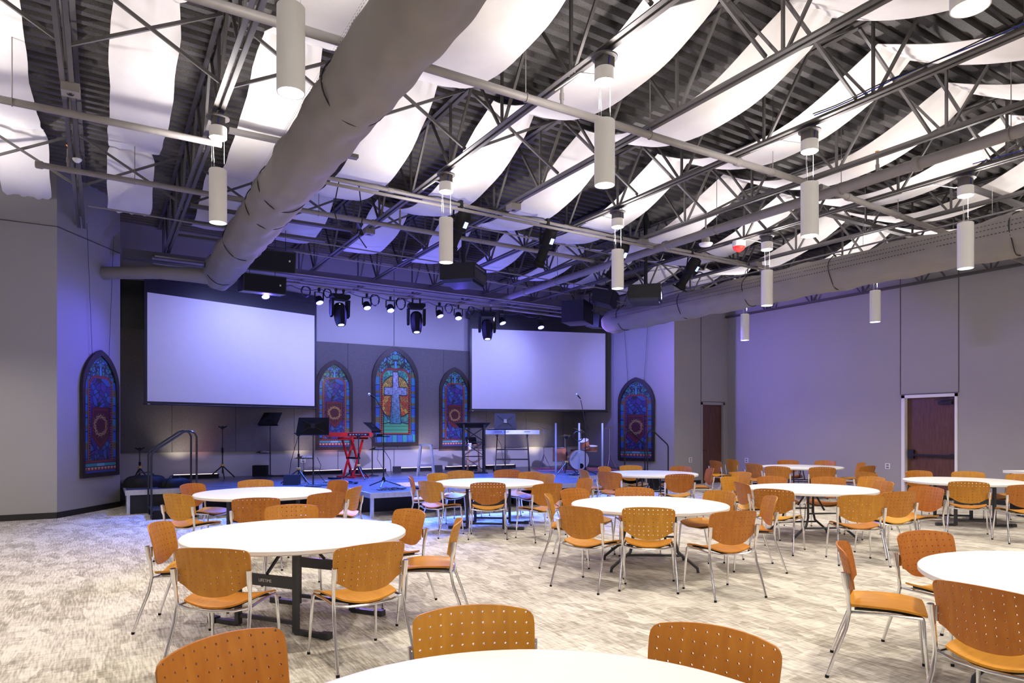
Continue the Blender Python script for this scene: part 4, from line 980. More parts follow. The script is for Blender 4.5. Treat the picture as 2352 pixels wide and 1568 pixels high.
# red keyboard
t = thing('red_keyboard', (5.05, 15.95, DZ+0.98), -0.48, 'red stage keyboard on the red folding stand', 'keyboard')
b = MB(); b.extrude([(-0.14, 0), (0.15, 0), (0.15, 0.07), (0.02, 0.09), (-0.14, 0.10)], -0.52, 0.55, lambda u, v, d: (d, u, v)); b.build('red_case', 'red', t, smooth=False)
MB().box(0.0, 0.5, -0.155, -0.14, 0.02, 0.085).build('rear_panel', 'plastic', t, smooth=False)
b = MB()
for q in range(6): b.box(0.04+q*0.07, 0.08+q*0.07, -0.162, -0.155, 0.035, 0.06)
b.build('sockets', 'silver', t, smooth=False)
b = MB()
for q in range(30): b.box(-0.46+q*0.032, -0.46+q*0.032+0.029, 0.12, 0.2, 0.03, 0.055)
b.build('piano_keys', 'ivory', t, smooth=False)
t = thing('red_keyboard_stand', (5.15, 15.95, DZ), 0.45, 'red crossed leg keyboard stand left of the microphone stand', 'keyboard stand')
for s in (-0.16, 0.16):
    MB().bar((-0.15, s, 0.05), (0.16, s, 0.9), 0.035, 0.045, (0, 1, 0)).build('leg', 'red', t, smooth=False)
    MB().bar((0.15, s+0.03, 0.05), (-0.16, s+0.03, 0.9), 0.035, 0.045, (0, 1, 0)).build('leg', 'red', t, smooth=False)
for s in (-0.22, 0.22): MB().bar((s, -0.3, 0.03), (s, 0.3, 0.03), 0.05, 0.035).build('foot_bar', 'red', t, smooth=False)
for s in (-0.24, 0.24): MB().bar((s, -0.24, 0.94), (s, 0.24, 0.94), 0.04, 0.05).build('support_arm', 'red', t, smooth=False)
b = MB(); b.tube([(0, -0.22, 0.47), (0, 0.22, 0.47)], 0.025, 10); b.build('pivot_bolt', 'plastic', t)
t = thing('pedal', (4.65, 15.75, DZ), 0.2, 'small foot pedal on the floor left of the red stand', 'pedal'); MB().box(-0.12, 0.12, -0.1, 0.1, 0, 0.035).build('pedal_base', 'plastic', t, smooth=False); MB().lathe([(0.05, 0.035), (0.05, 0.055)], 16).build('chrome_cap', 'chrome', t)
# mic stands
def mic_stand(x, y, h, boom, rz, label, tray=False, disc=None):
    t = thing('microphone_stand', (x, y, DZ), rz, label, 'microphone stand', 'microphone stands')
    b = MB(); b.tube([(0, 0, 0.1), (0, 0, h*0.6)], 0.014, 10); b.tube([(0, 0, h*0.6), (0, 0, h)], 0.010, 10); b.build('pole', 'black', t)
    b = MB(); b.lathe([(0.03, 0.1), (0.035, 0.16), (0.02, 0.2)], 12); b.build('hub', 'plastic', t)
    for k in range(3):
        a = 0.5+k*2*PI/3; MB().tube([(0, 0, 0.14), (0.36*math.cos(a), 0.36*math.sin(a), 0.015)], 0.012, 8).build('leg', 'black', t)
    MB().tube([(0.1, 0, h-0.15), (0, 0, h), (-boom[0]*0.95, 0, h+boom[1]*0.95)], 0.009, 8).build('boom_arm', 'black', t)
    e = Vector((-boom[0], 0, h+boom[1])); d = Vector((-boom[0]*0.3-0.05, 0, boom[1]*0.12+0.03)).normalized()
    mc = MB().tube([e, e+d*0.12], [0.012, 0.018], 12).build('microphone', 'plastic', t)
    MB().tube([e+d*0.115, e+d*0.13, e+d*0.155, e+d*0.17], [0.017, 0.027, 0.026, 0.010], 14).build('microphone_head', 'silver', mc)
    if tray:
        b = MB(); b.box(-0.16, 0.12, -0.05, 0.05, 1.0, 1.02); b.box(-0.13, -0.02, -0.04, 0.04, 1.02, 1.06); b.tube([(-0.15, 0, 1.05), (-0.2, 0, 1.0)], 0.012, 6); b.build('phone_clamp', 'plastic', t)
        b = MB(); b.box(-0.2, 0.0, -0.06, 0.06, 0.74, 0.76); b.extrude([(-0.3, 0.74), (-0.16, 0.74), (-0.16, 0.80)], -0.05, 0.05, lambda u, v, d: (u, d, v)); b.build('clip_tray', 'black', t)
    if disc: MB().tube(arcpts((-0.18, -0.02, disc), 0.12, 0, 2*PI, 28, 'xz'), 0.014, 8).build('cable_hoop', 'cable', t)
    return t
mic_stand(4.82, 13.0, 1.5, (0.16, 0.27), -0.5, 'black microphone stand at the front edge of the stage', True)
mic_stand(10.41, 13.75, 1.3, (0.12, 0.62), -0.5, 'black microphone stand before the drum shield', False, 0.98)
# metal stool
def stool(x, y, h, m, label, w=0.2, round_=False):
    t = thing('stool', (x, y, DZ), -0.5, label, 'stool', 'stools on the stage')
    if round_: MB().lathe([(0.16, h-0.03), (0.17, h-0.015), (0.17, h), (0.01, h+0.002)], 24).build('seat', m, t)
    else:
        b = MB(); o = [(math.copysign(min(abs(math.cos(a))*1.25, 1), math.cos(a))*0.16, math.copysign(min(abs(math.sin(a))*1.25, 1), math.sin(a))*0.16) for a in [i*2*PI/24 for i in range(24)]]
        b.extrude(o, h-0.045, h, lambda u, v, d: (u, v, d)); b.build('seat', m, t)
    for sx in (-1, 1):
        for sy in (-1, 1): MB().bar((sx*w, sy*w, 0), (sx*0.13, sy*0.13, h-0.03), 0.045, 0.03).build('leg', m, t, smooth=False)
    b = MB(); q = w*0.82
    for p0, p1 in (((-q, -q), (q, -q)), ((q, -q), (q, q)), ((q, q), (-q, q)), ((-q, q), (-q, -q))): b.bar((*p0, h*0.33), (*p1, h*0.33), 0.02, 0.025)
    b.build('footrest', m, t, smooth=False)
    return t
stool(6.95, 15.75, 0.78, 'galv', 'silver metal stool in the centre of the stage')
stool(8.95, 17.0, 0.74, 'pine', 'pale wooden stool behind the truss lectern', 0.17, True)
t = thing('laptop', (8.93, 17.02, DZ+0.742), 2.4, 'black laptop open on the wooden stool', 'laptop'); MB().box(-0.15, 0.15, -0.1, 0.1, 0, 0.015).build('keyboard_deck', 'plastic', t, smooth=False); MB().bar((0, 0.1, 0.01), (0, 0.2, 0.2), 0.3, 0.008, (0, 1, 0)).build('lid', 'plastic', t, smooth=False)
t = thing('drinking_cup', (8.3, 15.98, DZ+0.62), 0, 'clear plastic cup in the middle of the lectern', 'cup'); MB().lathe([(0.035, 0), (0.05, 0.17), (0.052, 0.17), (0.036, 0.001)], 18).build('cup_wall', 'paper', t); MB().tube([(0.0, 0, 0.02), (-0.05, 0, 0.26)], 0.004, 6).build('straw', 'white', t)
# truss lectern
t = thing('lectern', (8.42, 15.98, DZ), -0.42, 'dark truss frame lectern with a sloping top', 'lectern')
post = [(-0.27, -0.2), (0.27, -0.2), (-0.27, 0.2), (0.27, 0.2)]
for x, y in post: MB().box(x-0.025, x+0.025, y-0.025, y+0.025, 0, 1.2 if y > 0 else 1.3).build('post', 'plastic', t, smooth=False)
for (a, b_) in ((0, 1), (2, 3), (0, 2), (1, 3)):
    b = MB(); A, B_ = Vector((*post[a], 0)), Vector((*post[b_], 0))
    for k in range(3):
        z0, z1 = 0.08+k*0.38, 0.44+k*0.38
        b.tube([A+Vector((0, 0, z0)), B_+Vector((0, 0, z1))], 0.007, 6); b.tube([B_+Vector((0, 0, z0)), A+Vector((0, 0, z1))], 0.007, 6); b.tube([A+Vector((0, 0, z1)), B_+Vector((0, 0, z1))], 0.008, 6)
    b.build('truss_lacing', 'plastic', t)
b = MB(); b.extrude([(-0.5, 0.3), (0.42, 0.3), (0.34, -0.28), (-0.36, -0.28)], 0, 0.02, lambda u, v, d: (u, -v, 1.28+v*-0.25*-1*0.9+d-0.03)); b.build('sloping_top', 'plastic', t, smooth=False)
b = MB(); b.box(-0.36, 0.36, -0.24, 0.24, 0, 0.02); b.build('base_plate', 'plastic', t, smooth=False)
MB().box(-0.27, 0.27, -0.2, 0.2, 0.60, 0.612).build('middle_shelf', 'acrylic', t, smooth=False)
# white keyboard on stand
t = thing('white_keyboard', (9.42, 15.66, DZ+1.025), -0.52, 'white stage keyboard right of the lectern, logo facing the hall', 'keyboard')
b = MB(); b.extrude([(-0.15, 0.0), (0.17, 0.0), (0.17, 0.04), (-0.04, 0.10), (-0.15, 0.11)], -0.72, 0.72, lambda u, v, d: (d, u, v)); b.build('white_case', 'kbwhite', t, smooth=False)
textmesh('brand_lettering', 'YAMAHA', 0.05, 'textdark', t, (-0.38, -0.152, 0.065)); textmesh('model_lettering', 'mox8', 0.055, 'textdark', t, (-0.16, -0.152, 0.063))
b = MB()
for q in range(44): b.box(-0.66+q*0.03, -0.66+q*0.03+0.027, 0.14, 0.2, 0.03, 0.05)
b.build('piano_keys', 'ivory', t, smooth=False)
b = MB()
for q in range(5): b.box(0.32+q*0.03, 0.34+q*0.03, -0.156, -0.15, 0.055, 0.075)
b.build('sockets', 'plastic', t, smooth=False)
t = thing('small_mixer', (8.97, 15.93, DZ+1.13), -0.52, 'small black mixer on the left end of the white keyboard', 'mixer'); MB().box(-0.14, 0.14, -0.08, 0.08, 0, 0.035).build('mixer_case', 'plastic', t, smooth=False)
b = MB()
for q in range(8): b.lathe([(0.01, 0), (0.01, 0.02)], 8, Matrix.Translation((-0.11+q*0.03, -0.03+0.05*(q % 2), 0.035)))
b.build('knobs', 'silver', t)
t = thing('keyboard_stand', (9.42, 15.66, DZ), -0.52, 'black table style stand under the white keyboard', 'keyboard stand')
for s in (-1, 1):
    b = MB(); b.bar((s*0.46, -0.22, 0.02), (s*0.40, -0.05, 1.0), 0.03, 0.03); b.bar((s*0.46, 0.25, 0.02), (s*0.40, 0.1, 1.0), 0.03, 0.03); b.bar((s*0.40, -0.16, 1.0), (s*0.40, 0.18, 1.0), 0.04, 0.04); b.build('side_frame', 'black', t, smooth=False)
    MB().bar((s*0.45, -0.3, 0.02), (s*0.45, 0.3, 0.02), 0.04, 0.04).build('foot_bar', 'black', t, smooth=False)
b = MB(); b.bar((-0.43, -0.12, 0.62), (0.43, -0.12, 0.62), 0.03, 0.035); b.bar((-0.44, -0.17, 0.36), (0.44, -0.17, 0.36), 0.03, 0.035); b.bar((-0.15, -0.12, 0.62), (-0.15, -0.17, 0.36), 0.03, 0.03); b.build('cross_rail', 'black', t, smooth=False)
# drums
dk = thing('drum_kit', (11.55, 15.6, DZ), -0.45, 'wood finish drum kit behind a clear shield at the right of the stage', 'drum kit')
RX = Matrix.Rotation(PI/2, 4, 'X')
def drum(name, c, r, d, m, head=True, par=None):
    mm = Matrix.Translation(c) @ m
    o = MB().lathe([(r, 0), (r, d)], 32, mm).build(name, 'drumwood', dk)
    for z in (0, d):
        MB().lathe([(r+0.008, z-0.012), (r+0.012, z), (r+0.008, z+0.012)], 32, mm, caps=False).build('hoop', 'chrome', o)
    MB().lathe([(r*0.99, -0.004 if head else 0), (0.002, -0.004)], 32, mm, caps=False).build('skin', 'drumhead', o)
    MB().lathe([(r*0.99, d+0.004), (0.002, d+0.004)], 32, mm, caps=False).build('skin', 'drumhead', o)
    return o
bd = drum('bass_drum', (0, -0.2, 0.30), 0.28, 0.4, Matrix.Rotation(-PI/2, 4, 'X'))
b = MB(); b.lathe([(0.075, -0.008), (0.002, -0.008)], 20, Matrix.Translation((0.05, -0.2, 0.13)) @ Matrix.Rotation(-PI/2, 4, 'X'), caps=False); b.build('port_hole', 'plastic', bd)
textmesh('drum_lettering', 'GRETSCH', 0.065, 'textdark', bd, (-0.15, -0.212, 0.40), (PI/2, -0.9, 0))
drum('rack_tom', (0.16, -0.1, 0.66), 0.15, 0.2, Matrix.Rotation(0.35, 4, 'X') @ Matrix.Rotation(-0.2, 4, 'Y'))
drum('floor_tom', (-0.52, 0.02, 0.26), 0.2, 0.38, Matrix.Identity(4))
drum('snare_drum', (0.42, 0.15, 0.55), 0.17, 0.13, Matrix.Rotation(0.15, 4, 'X'))
for (cx, cy, cz, r, tl) in ((-0.95, 0.2, 1.18, 0.24, 0.25), (-0.35, 0.1, 0.98, 0.2, -0.1), (0.15, 0.35, 1.12, 0.24, 0.4), (0.95, 0.15, 1.2, 0.23, -0.08)):
    MB().lathe([(r, -0.01), (r*0.5, 0.008), (0.05, 0.012), (0.03, 0.03), (0.002, 0.035)], 30, Matrix.Translation((cx, cy, cz)) @ Matrix.Rotation(tl, 4, 'Y')).build('cymbal', 'cymbal', dk)
    b = MB(); b.tube([(cx, cy, 0.25), (cx, cy, cz-0.01)], 0.01, 8)
    for k in range(3): b.tube([(cx, cy, 0.45), (cx+0.22*math.cos(k*2.1), cy+0.22*math.sin(k*2.1), 0.01)], 0.009, 6)
    b.build('cymbal_stand', 'chrome', dk)
b = MB(); b.lathe([(0.16, 0.48), (0.17, 0.5), (0.17, 0.56), (0.02, 0.57)], 24, Matrix.Translation((0.1, 0.75, 0))); b.build('throne_seat', 'plastic', dk)
b = MB(); b.tube([(0.1, 0.75, 0.1), (0.1, 0.75, 0.5)], 0.02, 8); 
for k in range(3): b.tube([(0.1, 0.75, 0.3), (0.1+0.25*math.cos(k*2.1), 0.75+0.25*math.sin(k*2.1), 0.01)], 0.01, 6)
b.build('throne_legs', 'chrome', dk)
tag(MB().box(-1.15, 1.15, -0.5, 1.0, 0, 0.008).build('drum_rug', 'rugpink', None, (11.6, 15.75, DZ), -0.45), 'pink patterned rug under the drum kit', 'rug')
# shield
sh = thing('drum_shield', (10.36, 14.98, DZ), -0.54, 'clear folding drum shield with pale blue edge strips', 'drum shield')
P = [(-0.42, 0.35), (0.0, 0.0), (0.62, -0.04), (1.24, 0.0), (1.75, 0.42)]
for k in range(4):
    p, q = P[k], P[k+1]
    b = MB(); b.bar((p[0], p[1], 0.67), (q[0], q[1], 0.67), 0.006, 1.3); b.build('clear_panel', 'acrylic', sh, smooth=False)
for k in (1, 2, 3): MB().box(P[k][0]-0.022, P[k][0]+0.022, P[k][1]-0.02, P[k][1]+0.02, 0.0, 1.32).build('edge_strip', 'paleblue', sh, smooth=False)
# floor light bars, monitors, pedal boards, cables
bars = [(1.9, 'floor light bar glowing on the left under the left screen'), (4.9, 'floor light bar right of the power outlet'), (6.1, 'floor light bar left of the metal stool'), (7.5, 'floor light bar right of the metal stool'), (8.9, 'floor light bar behind the lectern'), (10.2, 'floor light bar behind the white keyboard')]
for k, (x, l) in enumerate(bars):
    t = thing('floor_light_bar', (x, YB-0.35, DZ), 0, l, 'light bar', 'floor light bars')
    MB().box(-0.5, 0.5, -0.06, 0.06, 0.0, 0.09).build('bar_housing', 'plastic', t, smooth=False); MB().box(-0.47, 0.47, -0.03, 0.045, 0.091, 0.098).build('lens_strip', 'barlens', t, smooth=False)
def box_monitor(x, y, s, rz, label, slope=True):
    t = thing('floor_monitor', (x, y, DZ), rz, label, 'floor monitor', 'small floor monitors')
    b = MB(); pl = [(-s*0.45, 0), (s*0.45, 0), (s*0.45, s*0.75), (-s*0.1, s*0.75)] if slope else [(-s*0.4, 0), (s*0.4, 0), (s*0.4, s*0.9), (-s*0.4, s*0.9)]
    b.extrude(pl, -s*0.55, s*0.55, lambda u, v, d: (d, u, v)); b.build('cabinet', 'plastic', t, smooth=False); MB().box(-s*0.5, s*0.5, s*0.45, s*0.46, 0.02, s*0.7).build('grille', 'black', t, smooth=False)
box_monitor(3.38, 14.5, 0.28, -0.45, 'small black box on the stage behind the left table'); box_monitor(3.35, 17.6, 0.30, -0.45, 'black box at the foot of the left music stand', False)
box_monitor(6.85, 17.45, 0.2, -0.3, 'little black box left of the metal stool by the wall'); box_monitor(9.5, 16.6, 0.2, -0.3, 'little black box below the white keyboard'); box_monitor(7.95, 17.2, 0.22, -0.3, 'little black box left of the lectern')
def pedalboard(x, y, w, rz, label):
    t = thing('pedal_board', (x, y, DZ), rz, label, 'pedal board', 'guitar pedal boards')
    MB().box(-w/2, w/2, -0.14, 0.14, 0, 0.03).build('board', 'plastic', t, smooth=False)
    n = int(w/0.1)
    for k in range(n): MB().box(-w/2+0.02+k*0.1, -w/2+0.09+k*0.1, -0.09+0.03*(k % 2), 0.06, 0.03, 0.065).build('effect_pedal', ('silver', 'plastic', 'bluecable')[k % 3], t, smooth=False)
pedalboard(4.35, 14.3, 0.7, -0.4, 'pedal board with small silver pedals behind the left table'); pedalboard(5.75, 12.35, 0.55, -0.2, 'black pedal board at the front edge of the stage'); pedalboard(5.3, 12.3, 0.24, 0.2, 'small round pedal group right of the microphone stand foot')
tag(MB().box(-0.45, 0.45, -0.55, 0.55, 0, 0.006).build('stage_mat', 'rugpink', None, (5.75, 13.25, DZ), -0.2), 'pale pink edged mat on the front of the stage', 'mat')
def tangle(name, c, rx, ry, n, seed, label, r=0.006):
    rr = random.Random(seed); ph = [rr.uniform(0, 6) for _ in range(6)]
    pts = [(c[0]+rx*(math.sin(k*0.35+ph[0])*0.7+math.sin(k*0.13+ph[1])*0.4), c[1]+ry*(math.cos(k*0.31+ph[2])*0.7+math.sin(k*0.17+ph[3])*0.4), c[2]+0.012+0.012*math.sin(k*0.9+ph[4])) for k in range(n)]
    tag(MB().tube(pts, r, 5).build(name, 'cable'), label, 'cable', 'loose cables on the stage')
tangle('floor_cable', (4.0, 14.1, DZ), 0.5, 0.2, 120, 1, 'tangled cables on the stage beside the wide music stand'); tangle('floor_cable', (4.75, 12.35, DZ), 0.3, 0.15, 90, 2, 'tangled cables near the stage corner')
tangle('floor_cable', (3.9, 17.3, DZ), 0.35, 0.15, 90, 3, 'cable heap below the power outlet'); tangle('floor_cable', (10.3, 13.95, DZ), 0.3, 0.15, 90, 4, 'cable heap at the foot of the drum microphone stand'); tangle('floor_cable', (9.9, 17.2, DZ), 0.4, 0.1, 70, 5, 'cables behind the white keyboard stand')
tangle('floor_cable', (8.6, 16.9, DZ), 0.4, 0.12, 70, 6, 'cables behind the lectern')
for pts, l in (([(3.58, 14.75, 1.5), (3.7, 15.6, 1.2), (3.85, 16.6, 0.85), (3.95, 17.2, 0.5)], 'cable falling from the guitar stand neck to the floor'), ([(4.48, 17.95, 0.8), (4.45, 17.8, 0.72), (4.4, 17.6, 0.6), (4.2, 17.5, 0.49)], 'cable falling from the stage wall outlet'),
               ([(3.72, 13.82, 1.06), (3.8, 13.84, 0.9), (3.78, 13.9, 0.7), (4.0, 14.1, 0.49)], 'cable hanging from the wide music stand'), ([(4.85, 13.05, 1.2), (5.0, 13.1, 1.0), (5.02, 13.1, 0.7), (4.8, 12.8, 0.49)], 'cable hanging from the front microphone stand'),
               ([(5.5, 15.8, 1.45), (5.75, 15.85, 1.2), (5.7, 15.8, 0.9), (5.9, 15.6, 0.49)], 'cable hanging from the red keyboard'), ([(8.95, 15.8, 1.55), (9.1, 15.7, 1.2), (9.15, 15.7, 0.8), (9.3, 15.6, 0.49)], 'cable hanging from the white keyboard')):
    tag(MB().tube(pts, 0.006, 6).build('hanging_cable', 'cable'), l, 'cable', 'hanging instrument cables')

# soft black bags in the dark left corner of the platform
for k, (x, y, s, l) in enumerate(((0.75, 15.5, 0.34, 'black gear bag slumped on the left end of the stage'), (1.25, 15.15, 0.26, 'smaller black bag beside the gear bag on the stage left'))):
    t = thing('gear_bag', (x, y, DZ), 0.3*k, l, 'bag', 'black bags on the stage')
    b = MB(); rows = []
    for i in range(9):
        a = i/8*PI/2; row = []
        for j in range(25):
            c = j/24*2*PI; q_ = 1+0.10*math.sin(3*c+k)+0.05*math.sin(7*c+i)
            row.append((s*1.2*q_*math.cos(c)*math.cos(a)**0.5 if a < 1.57 else 0, s*0.6*q_*math.sin(c)*math.cos(a)**0.5 if a < 1.57 else 0, s*0.7*math.sin(a)))
        rows.append(row)
    b.grid(rows); b.build('bag_body', 'plastic', t, ang=70)
    MB().tube([(-s*0.5, 0, s*0.62), (-s*0.3, 0, s*0.85), (s*0.3, 0, s*0.85), (s*0.5, 0, s*0.62)], 0.012, 6).build('carry_strap', 'cable', t)
# ================================================================== chairs
def chair_mesh():
    """perforated plywood back: 2D outline with holes, filled, bent and given thickness"""
    cu = bpy.data.curves.new('tmp', 'CURVE'); cu.dimensions = '2D'; cu.fill_mode = 'BOTH'
    half = [(0.0, 0.522), (0.05, 0.524), (0.10, 0.532), (0.14, 0.545), (0.175, 0.565), (0.21, 0.588), (0.235, 0.598), (0.253, 0.602), (0.256, 0.62), (0.258, 0.68), (0.262, 0.74), (0.264, 0.79), (0.262, 0.815), (0.252, 0.832), (0.235, 0.842), (0.2, 0.848), (0.15, 0.855), (0.1, 0.859), (0.05, 0.861), (0.0, 0.862)]
    half = [(x, z-0.02) for x, z in half]
    out = half + [(-x, z) for x, z in reversed(half[1:-1])]
    def spl(pts):
        s = cu.splines.new('POLY'); s.points.add(len(pts)-1)
        for p, (x, z) in zip(s.points, pts): p.co = (x, z, 0, 1)
        s.use_cyclic_u = True
    spl(out)
    def low(x):
        for (a, za), (b_, zb) in zip(half, half[1:]):
            if a <= abs(x) <= b_: return za+(zb-za)*(abs(x)-a)/(b_-a+1e-9)
        return 0.6
    holes = []
    for r in range(7):
        z = 0.812 - r*0.043
        for c in range(11):
            x = (c-5)*0.0465
            if z > low(x) + 0.025: holes.append((x, z))
    for (x, z) in holes: spl([(x+0.0052*math.cos(k*PI/4), z+0.0052*math.sin(k*PI/4)) for k in range(8)])
    t = bpy.data.objects.new('tmp', cu); COL.objects.link(t)
    dg = bpy.context.evaluated_depsgraph_get(); me = bpy.data.meshes.new_from_object(t.evaluated_get(dg)); bpy.data.objects.remove(t)
    bm = bmesh.new(); bm.from_mesh(me); bmesh.ops.remove_doubles(bm, verts=bm.verts, dist=1e-5)
    # extra cuts so the panel bends smoothly
    for k in range(-10, 11):
        g = bm.verts[:]+bm.edges[:]+bm.faces[:]
        bmesh.ops.bisect_plane(bm, geom=g, plane_co=(k*0.0232+0.0116, 0, 0), plane_no=(1, 0, 0))
    for k in range(5):
        g = bm.verts[:]+bm.edges[:]+bm.faces[:]
        bmesh.ops.bisect_plane(bm, geom=g, plane_co=(0, 0.5615+0.043*k+0.043, 0), plane_no=(0, 1, 0))
    r = bmesh.ops.extrude_face_region(bm, geom=bm.faces[:])
    nv = [g for g in r['geom'] if isinstance(g, bmesh.types.BMVert)]; ns = set(nv)
    for v in bm.verts:
        x, z = v.co.x, v.co.y
        y = -0.235 - (z-0.60)*0.22 + 0.055*(x/0.26)**2 + 0.010*math.cos((z-0.69)*9) - (0.011 if v in ns else 0)
        v.co = Vector((x, y, z))
    bmesh.ops.recalc_face_normals(bm, faces=bm.faces); bm.to_mesh(me); bm.free()
    for p in me.polygons: p.use_smooth = True
    me.set_sharp_from_angle(angle=math.radians(40)); me.materials.clear(); me.materials.append(M['wood']); me.name = 'backrest'
    return me
BACK = chair_mesh()
def seat_grid(inset, th, z0):
    b = MB(); n = 14; lay = []
    for k, dz in ((0, 0.0), (1, -th)):
        rows = []
        for i in range(n+1):
            v = i/n*2-1; row = []
            for j in range(n+1):
                u = j/n*2-1
                # squircle mapping for rounded corners
                su = u*math.sqrt(max(0, 1-0.14*v*v*abs(v))); sv = v*math.sqrt(max(0, 1-0.14*u*u*abs(u)))
                x = su*(0.238+0.012*v)*inset; y = 0.01+sv*0.228*inset
                z = z0 + 0.036*(su*su) - 0.020*max(0, v)**2 - 0.012*(1-su*su)*max(0, -v) + dz
                row.append((x, y, z))
            rows.append(row)
        lay.append(rows); b.grid(rows)
    m = n+1; off = m*m
    for i in range(n):
        for (a, c) in ((i, i+1), (n*m+i, n*m+i+1), (i*m, (i+1)*m), (i*m+n, (i+1)*m+n)): b.f.append((a, c, off+c, off+a))
    return b
def make_chair():
    t = thing('perforated_chair', (0, 0, 0))
    o = bpy.data.objects.new('backrest', BACK); COL.objects.link(o); o.parent = t
    seat_grid(1.0, 0.012, 0.448).build('seat', 'seatwood', t, ang=50)
    seat_grid(0.84, 0.014, 0.428).build('seat_pad', 'plastic', t, ang=50)
    b = MB()
    pts = [(-0.235, 0.20, 0.437), (-0.24, 0.0, 0.441), (-0.25, -0.19, 0.436)]
    b.tube(pts, 0.010, 8); b.tube([(-x, y, z) for x, y, z in pts], 0.010, 8)
    b.tube([(-0.25, -0.195, 0.436), (-0.16, -0.215, 0.418), (0, -0.222, 0.410), (0.16, -0.215, 0.418), (0.25, -0.195, 0.436)], 0.010, 8)
    b.tube([(-0.235, 0.20, 0.43), (-0.12, 0.205, 0.405), (0.12, 0.205, 0.405), (0.235, 0.20, 0.43)], 0.010, 8)
    b.build('seat_frame', 'chrome', t)
    for s in (-1, 1):
        b = MB(); b.tube([(s*0.284, -0.335, 0.012), (s*0.276, -0.29, 0.15), (s*0.262, -0.225, 0.33), (s*0.258, -0.205, 0.44), (s*0.262, -0.215, 0.56), (s*0.264, -0.226, 0.60), (s*0.266, -0.238, 0.69)],
                         [0.0105, 0.0115, 0.012, 0.0125, 0.013, 0.018, 0.018], 12)
        b.box(min(s*0.24, s*0.268), max(s*0.24, s*0.268), -0.222, -0.205, 0.60, 0.68)
        lg = b.build('leg', 'chrome', t); MB().tube([(s*0.2845, -0.337, 0.0), (s*0.284, -0.334, 0.018)], 0.0125, 10).build('foot_cap', 'plastic', lg)
        b = MB(); b.tube([(s*0.262, 0.235, 0.012), (s*0.252, 0.215, 0.25), (s*0.242, 0.205, 0.42), (s*0.225, 0.20, 0.437)], [0.0095, 0.0115, 0.0125, 0.012], 12)
        lg = b.build('leg', 'chrome', t); MB().tube([(s*0.262, 0.236, 0.0), (s*0.262, 0.235, 0.018)], 0.0115, 10).build('foot_cap', 'plastic', lg)
    return t
TD = {'A': 'front left table', 'B': 'table by the left stage steps', 'C': 'table before the lectern', 'D': 'middle table', 'E': 'table by the drum kit', 'F': 'right middle table',
      'G': 'farthest table', 'H': 'table before the exit door', 'I': 'right foreground table', 'J': 'bottom foreground table'}
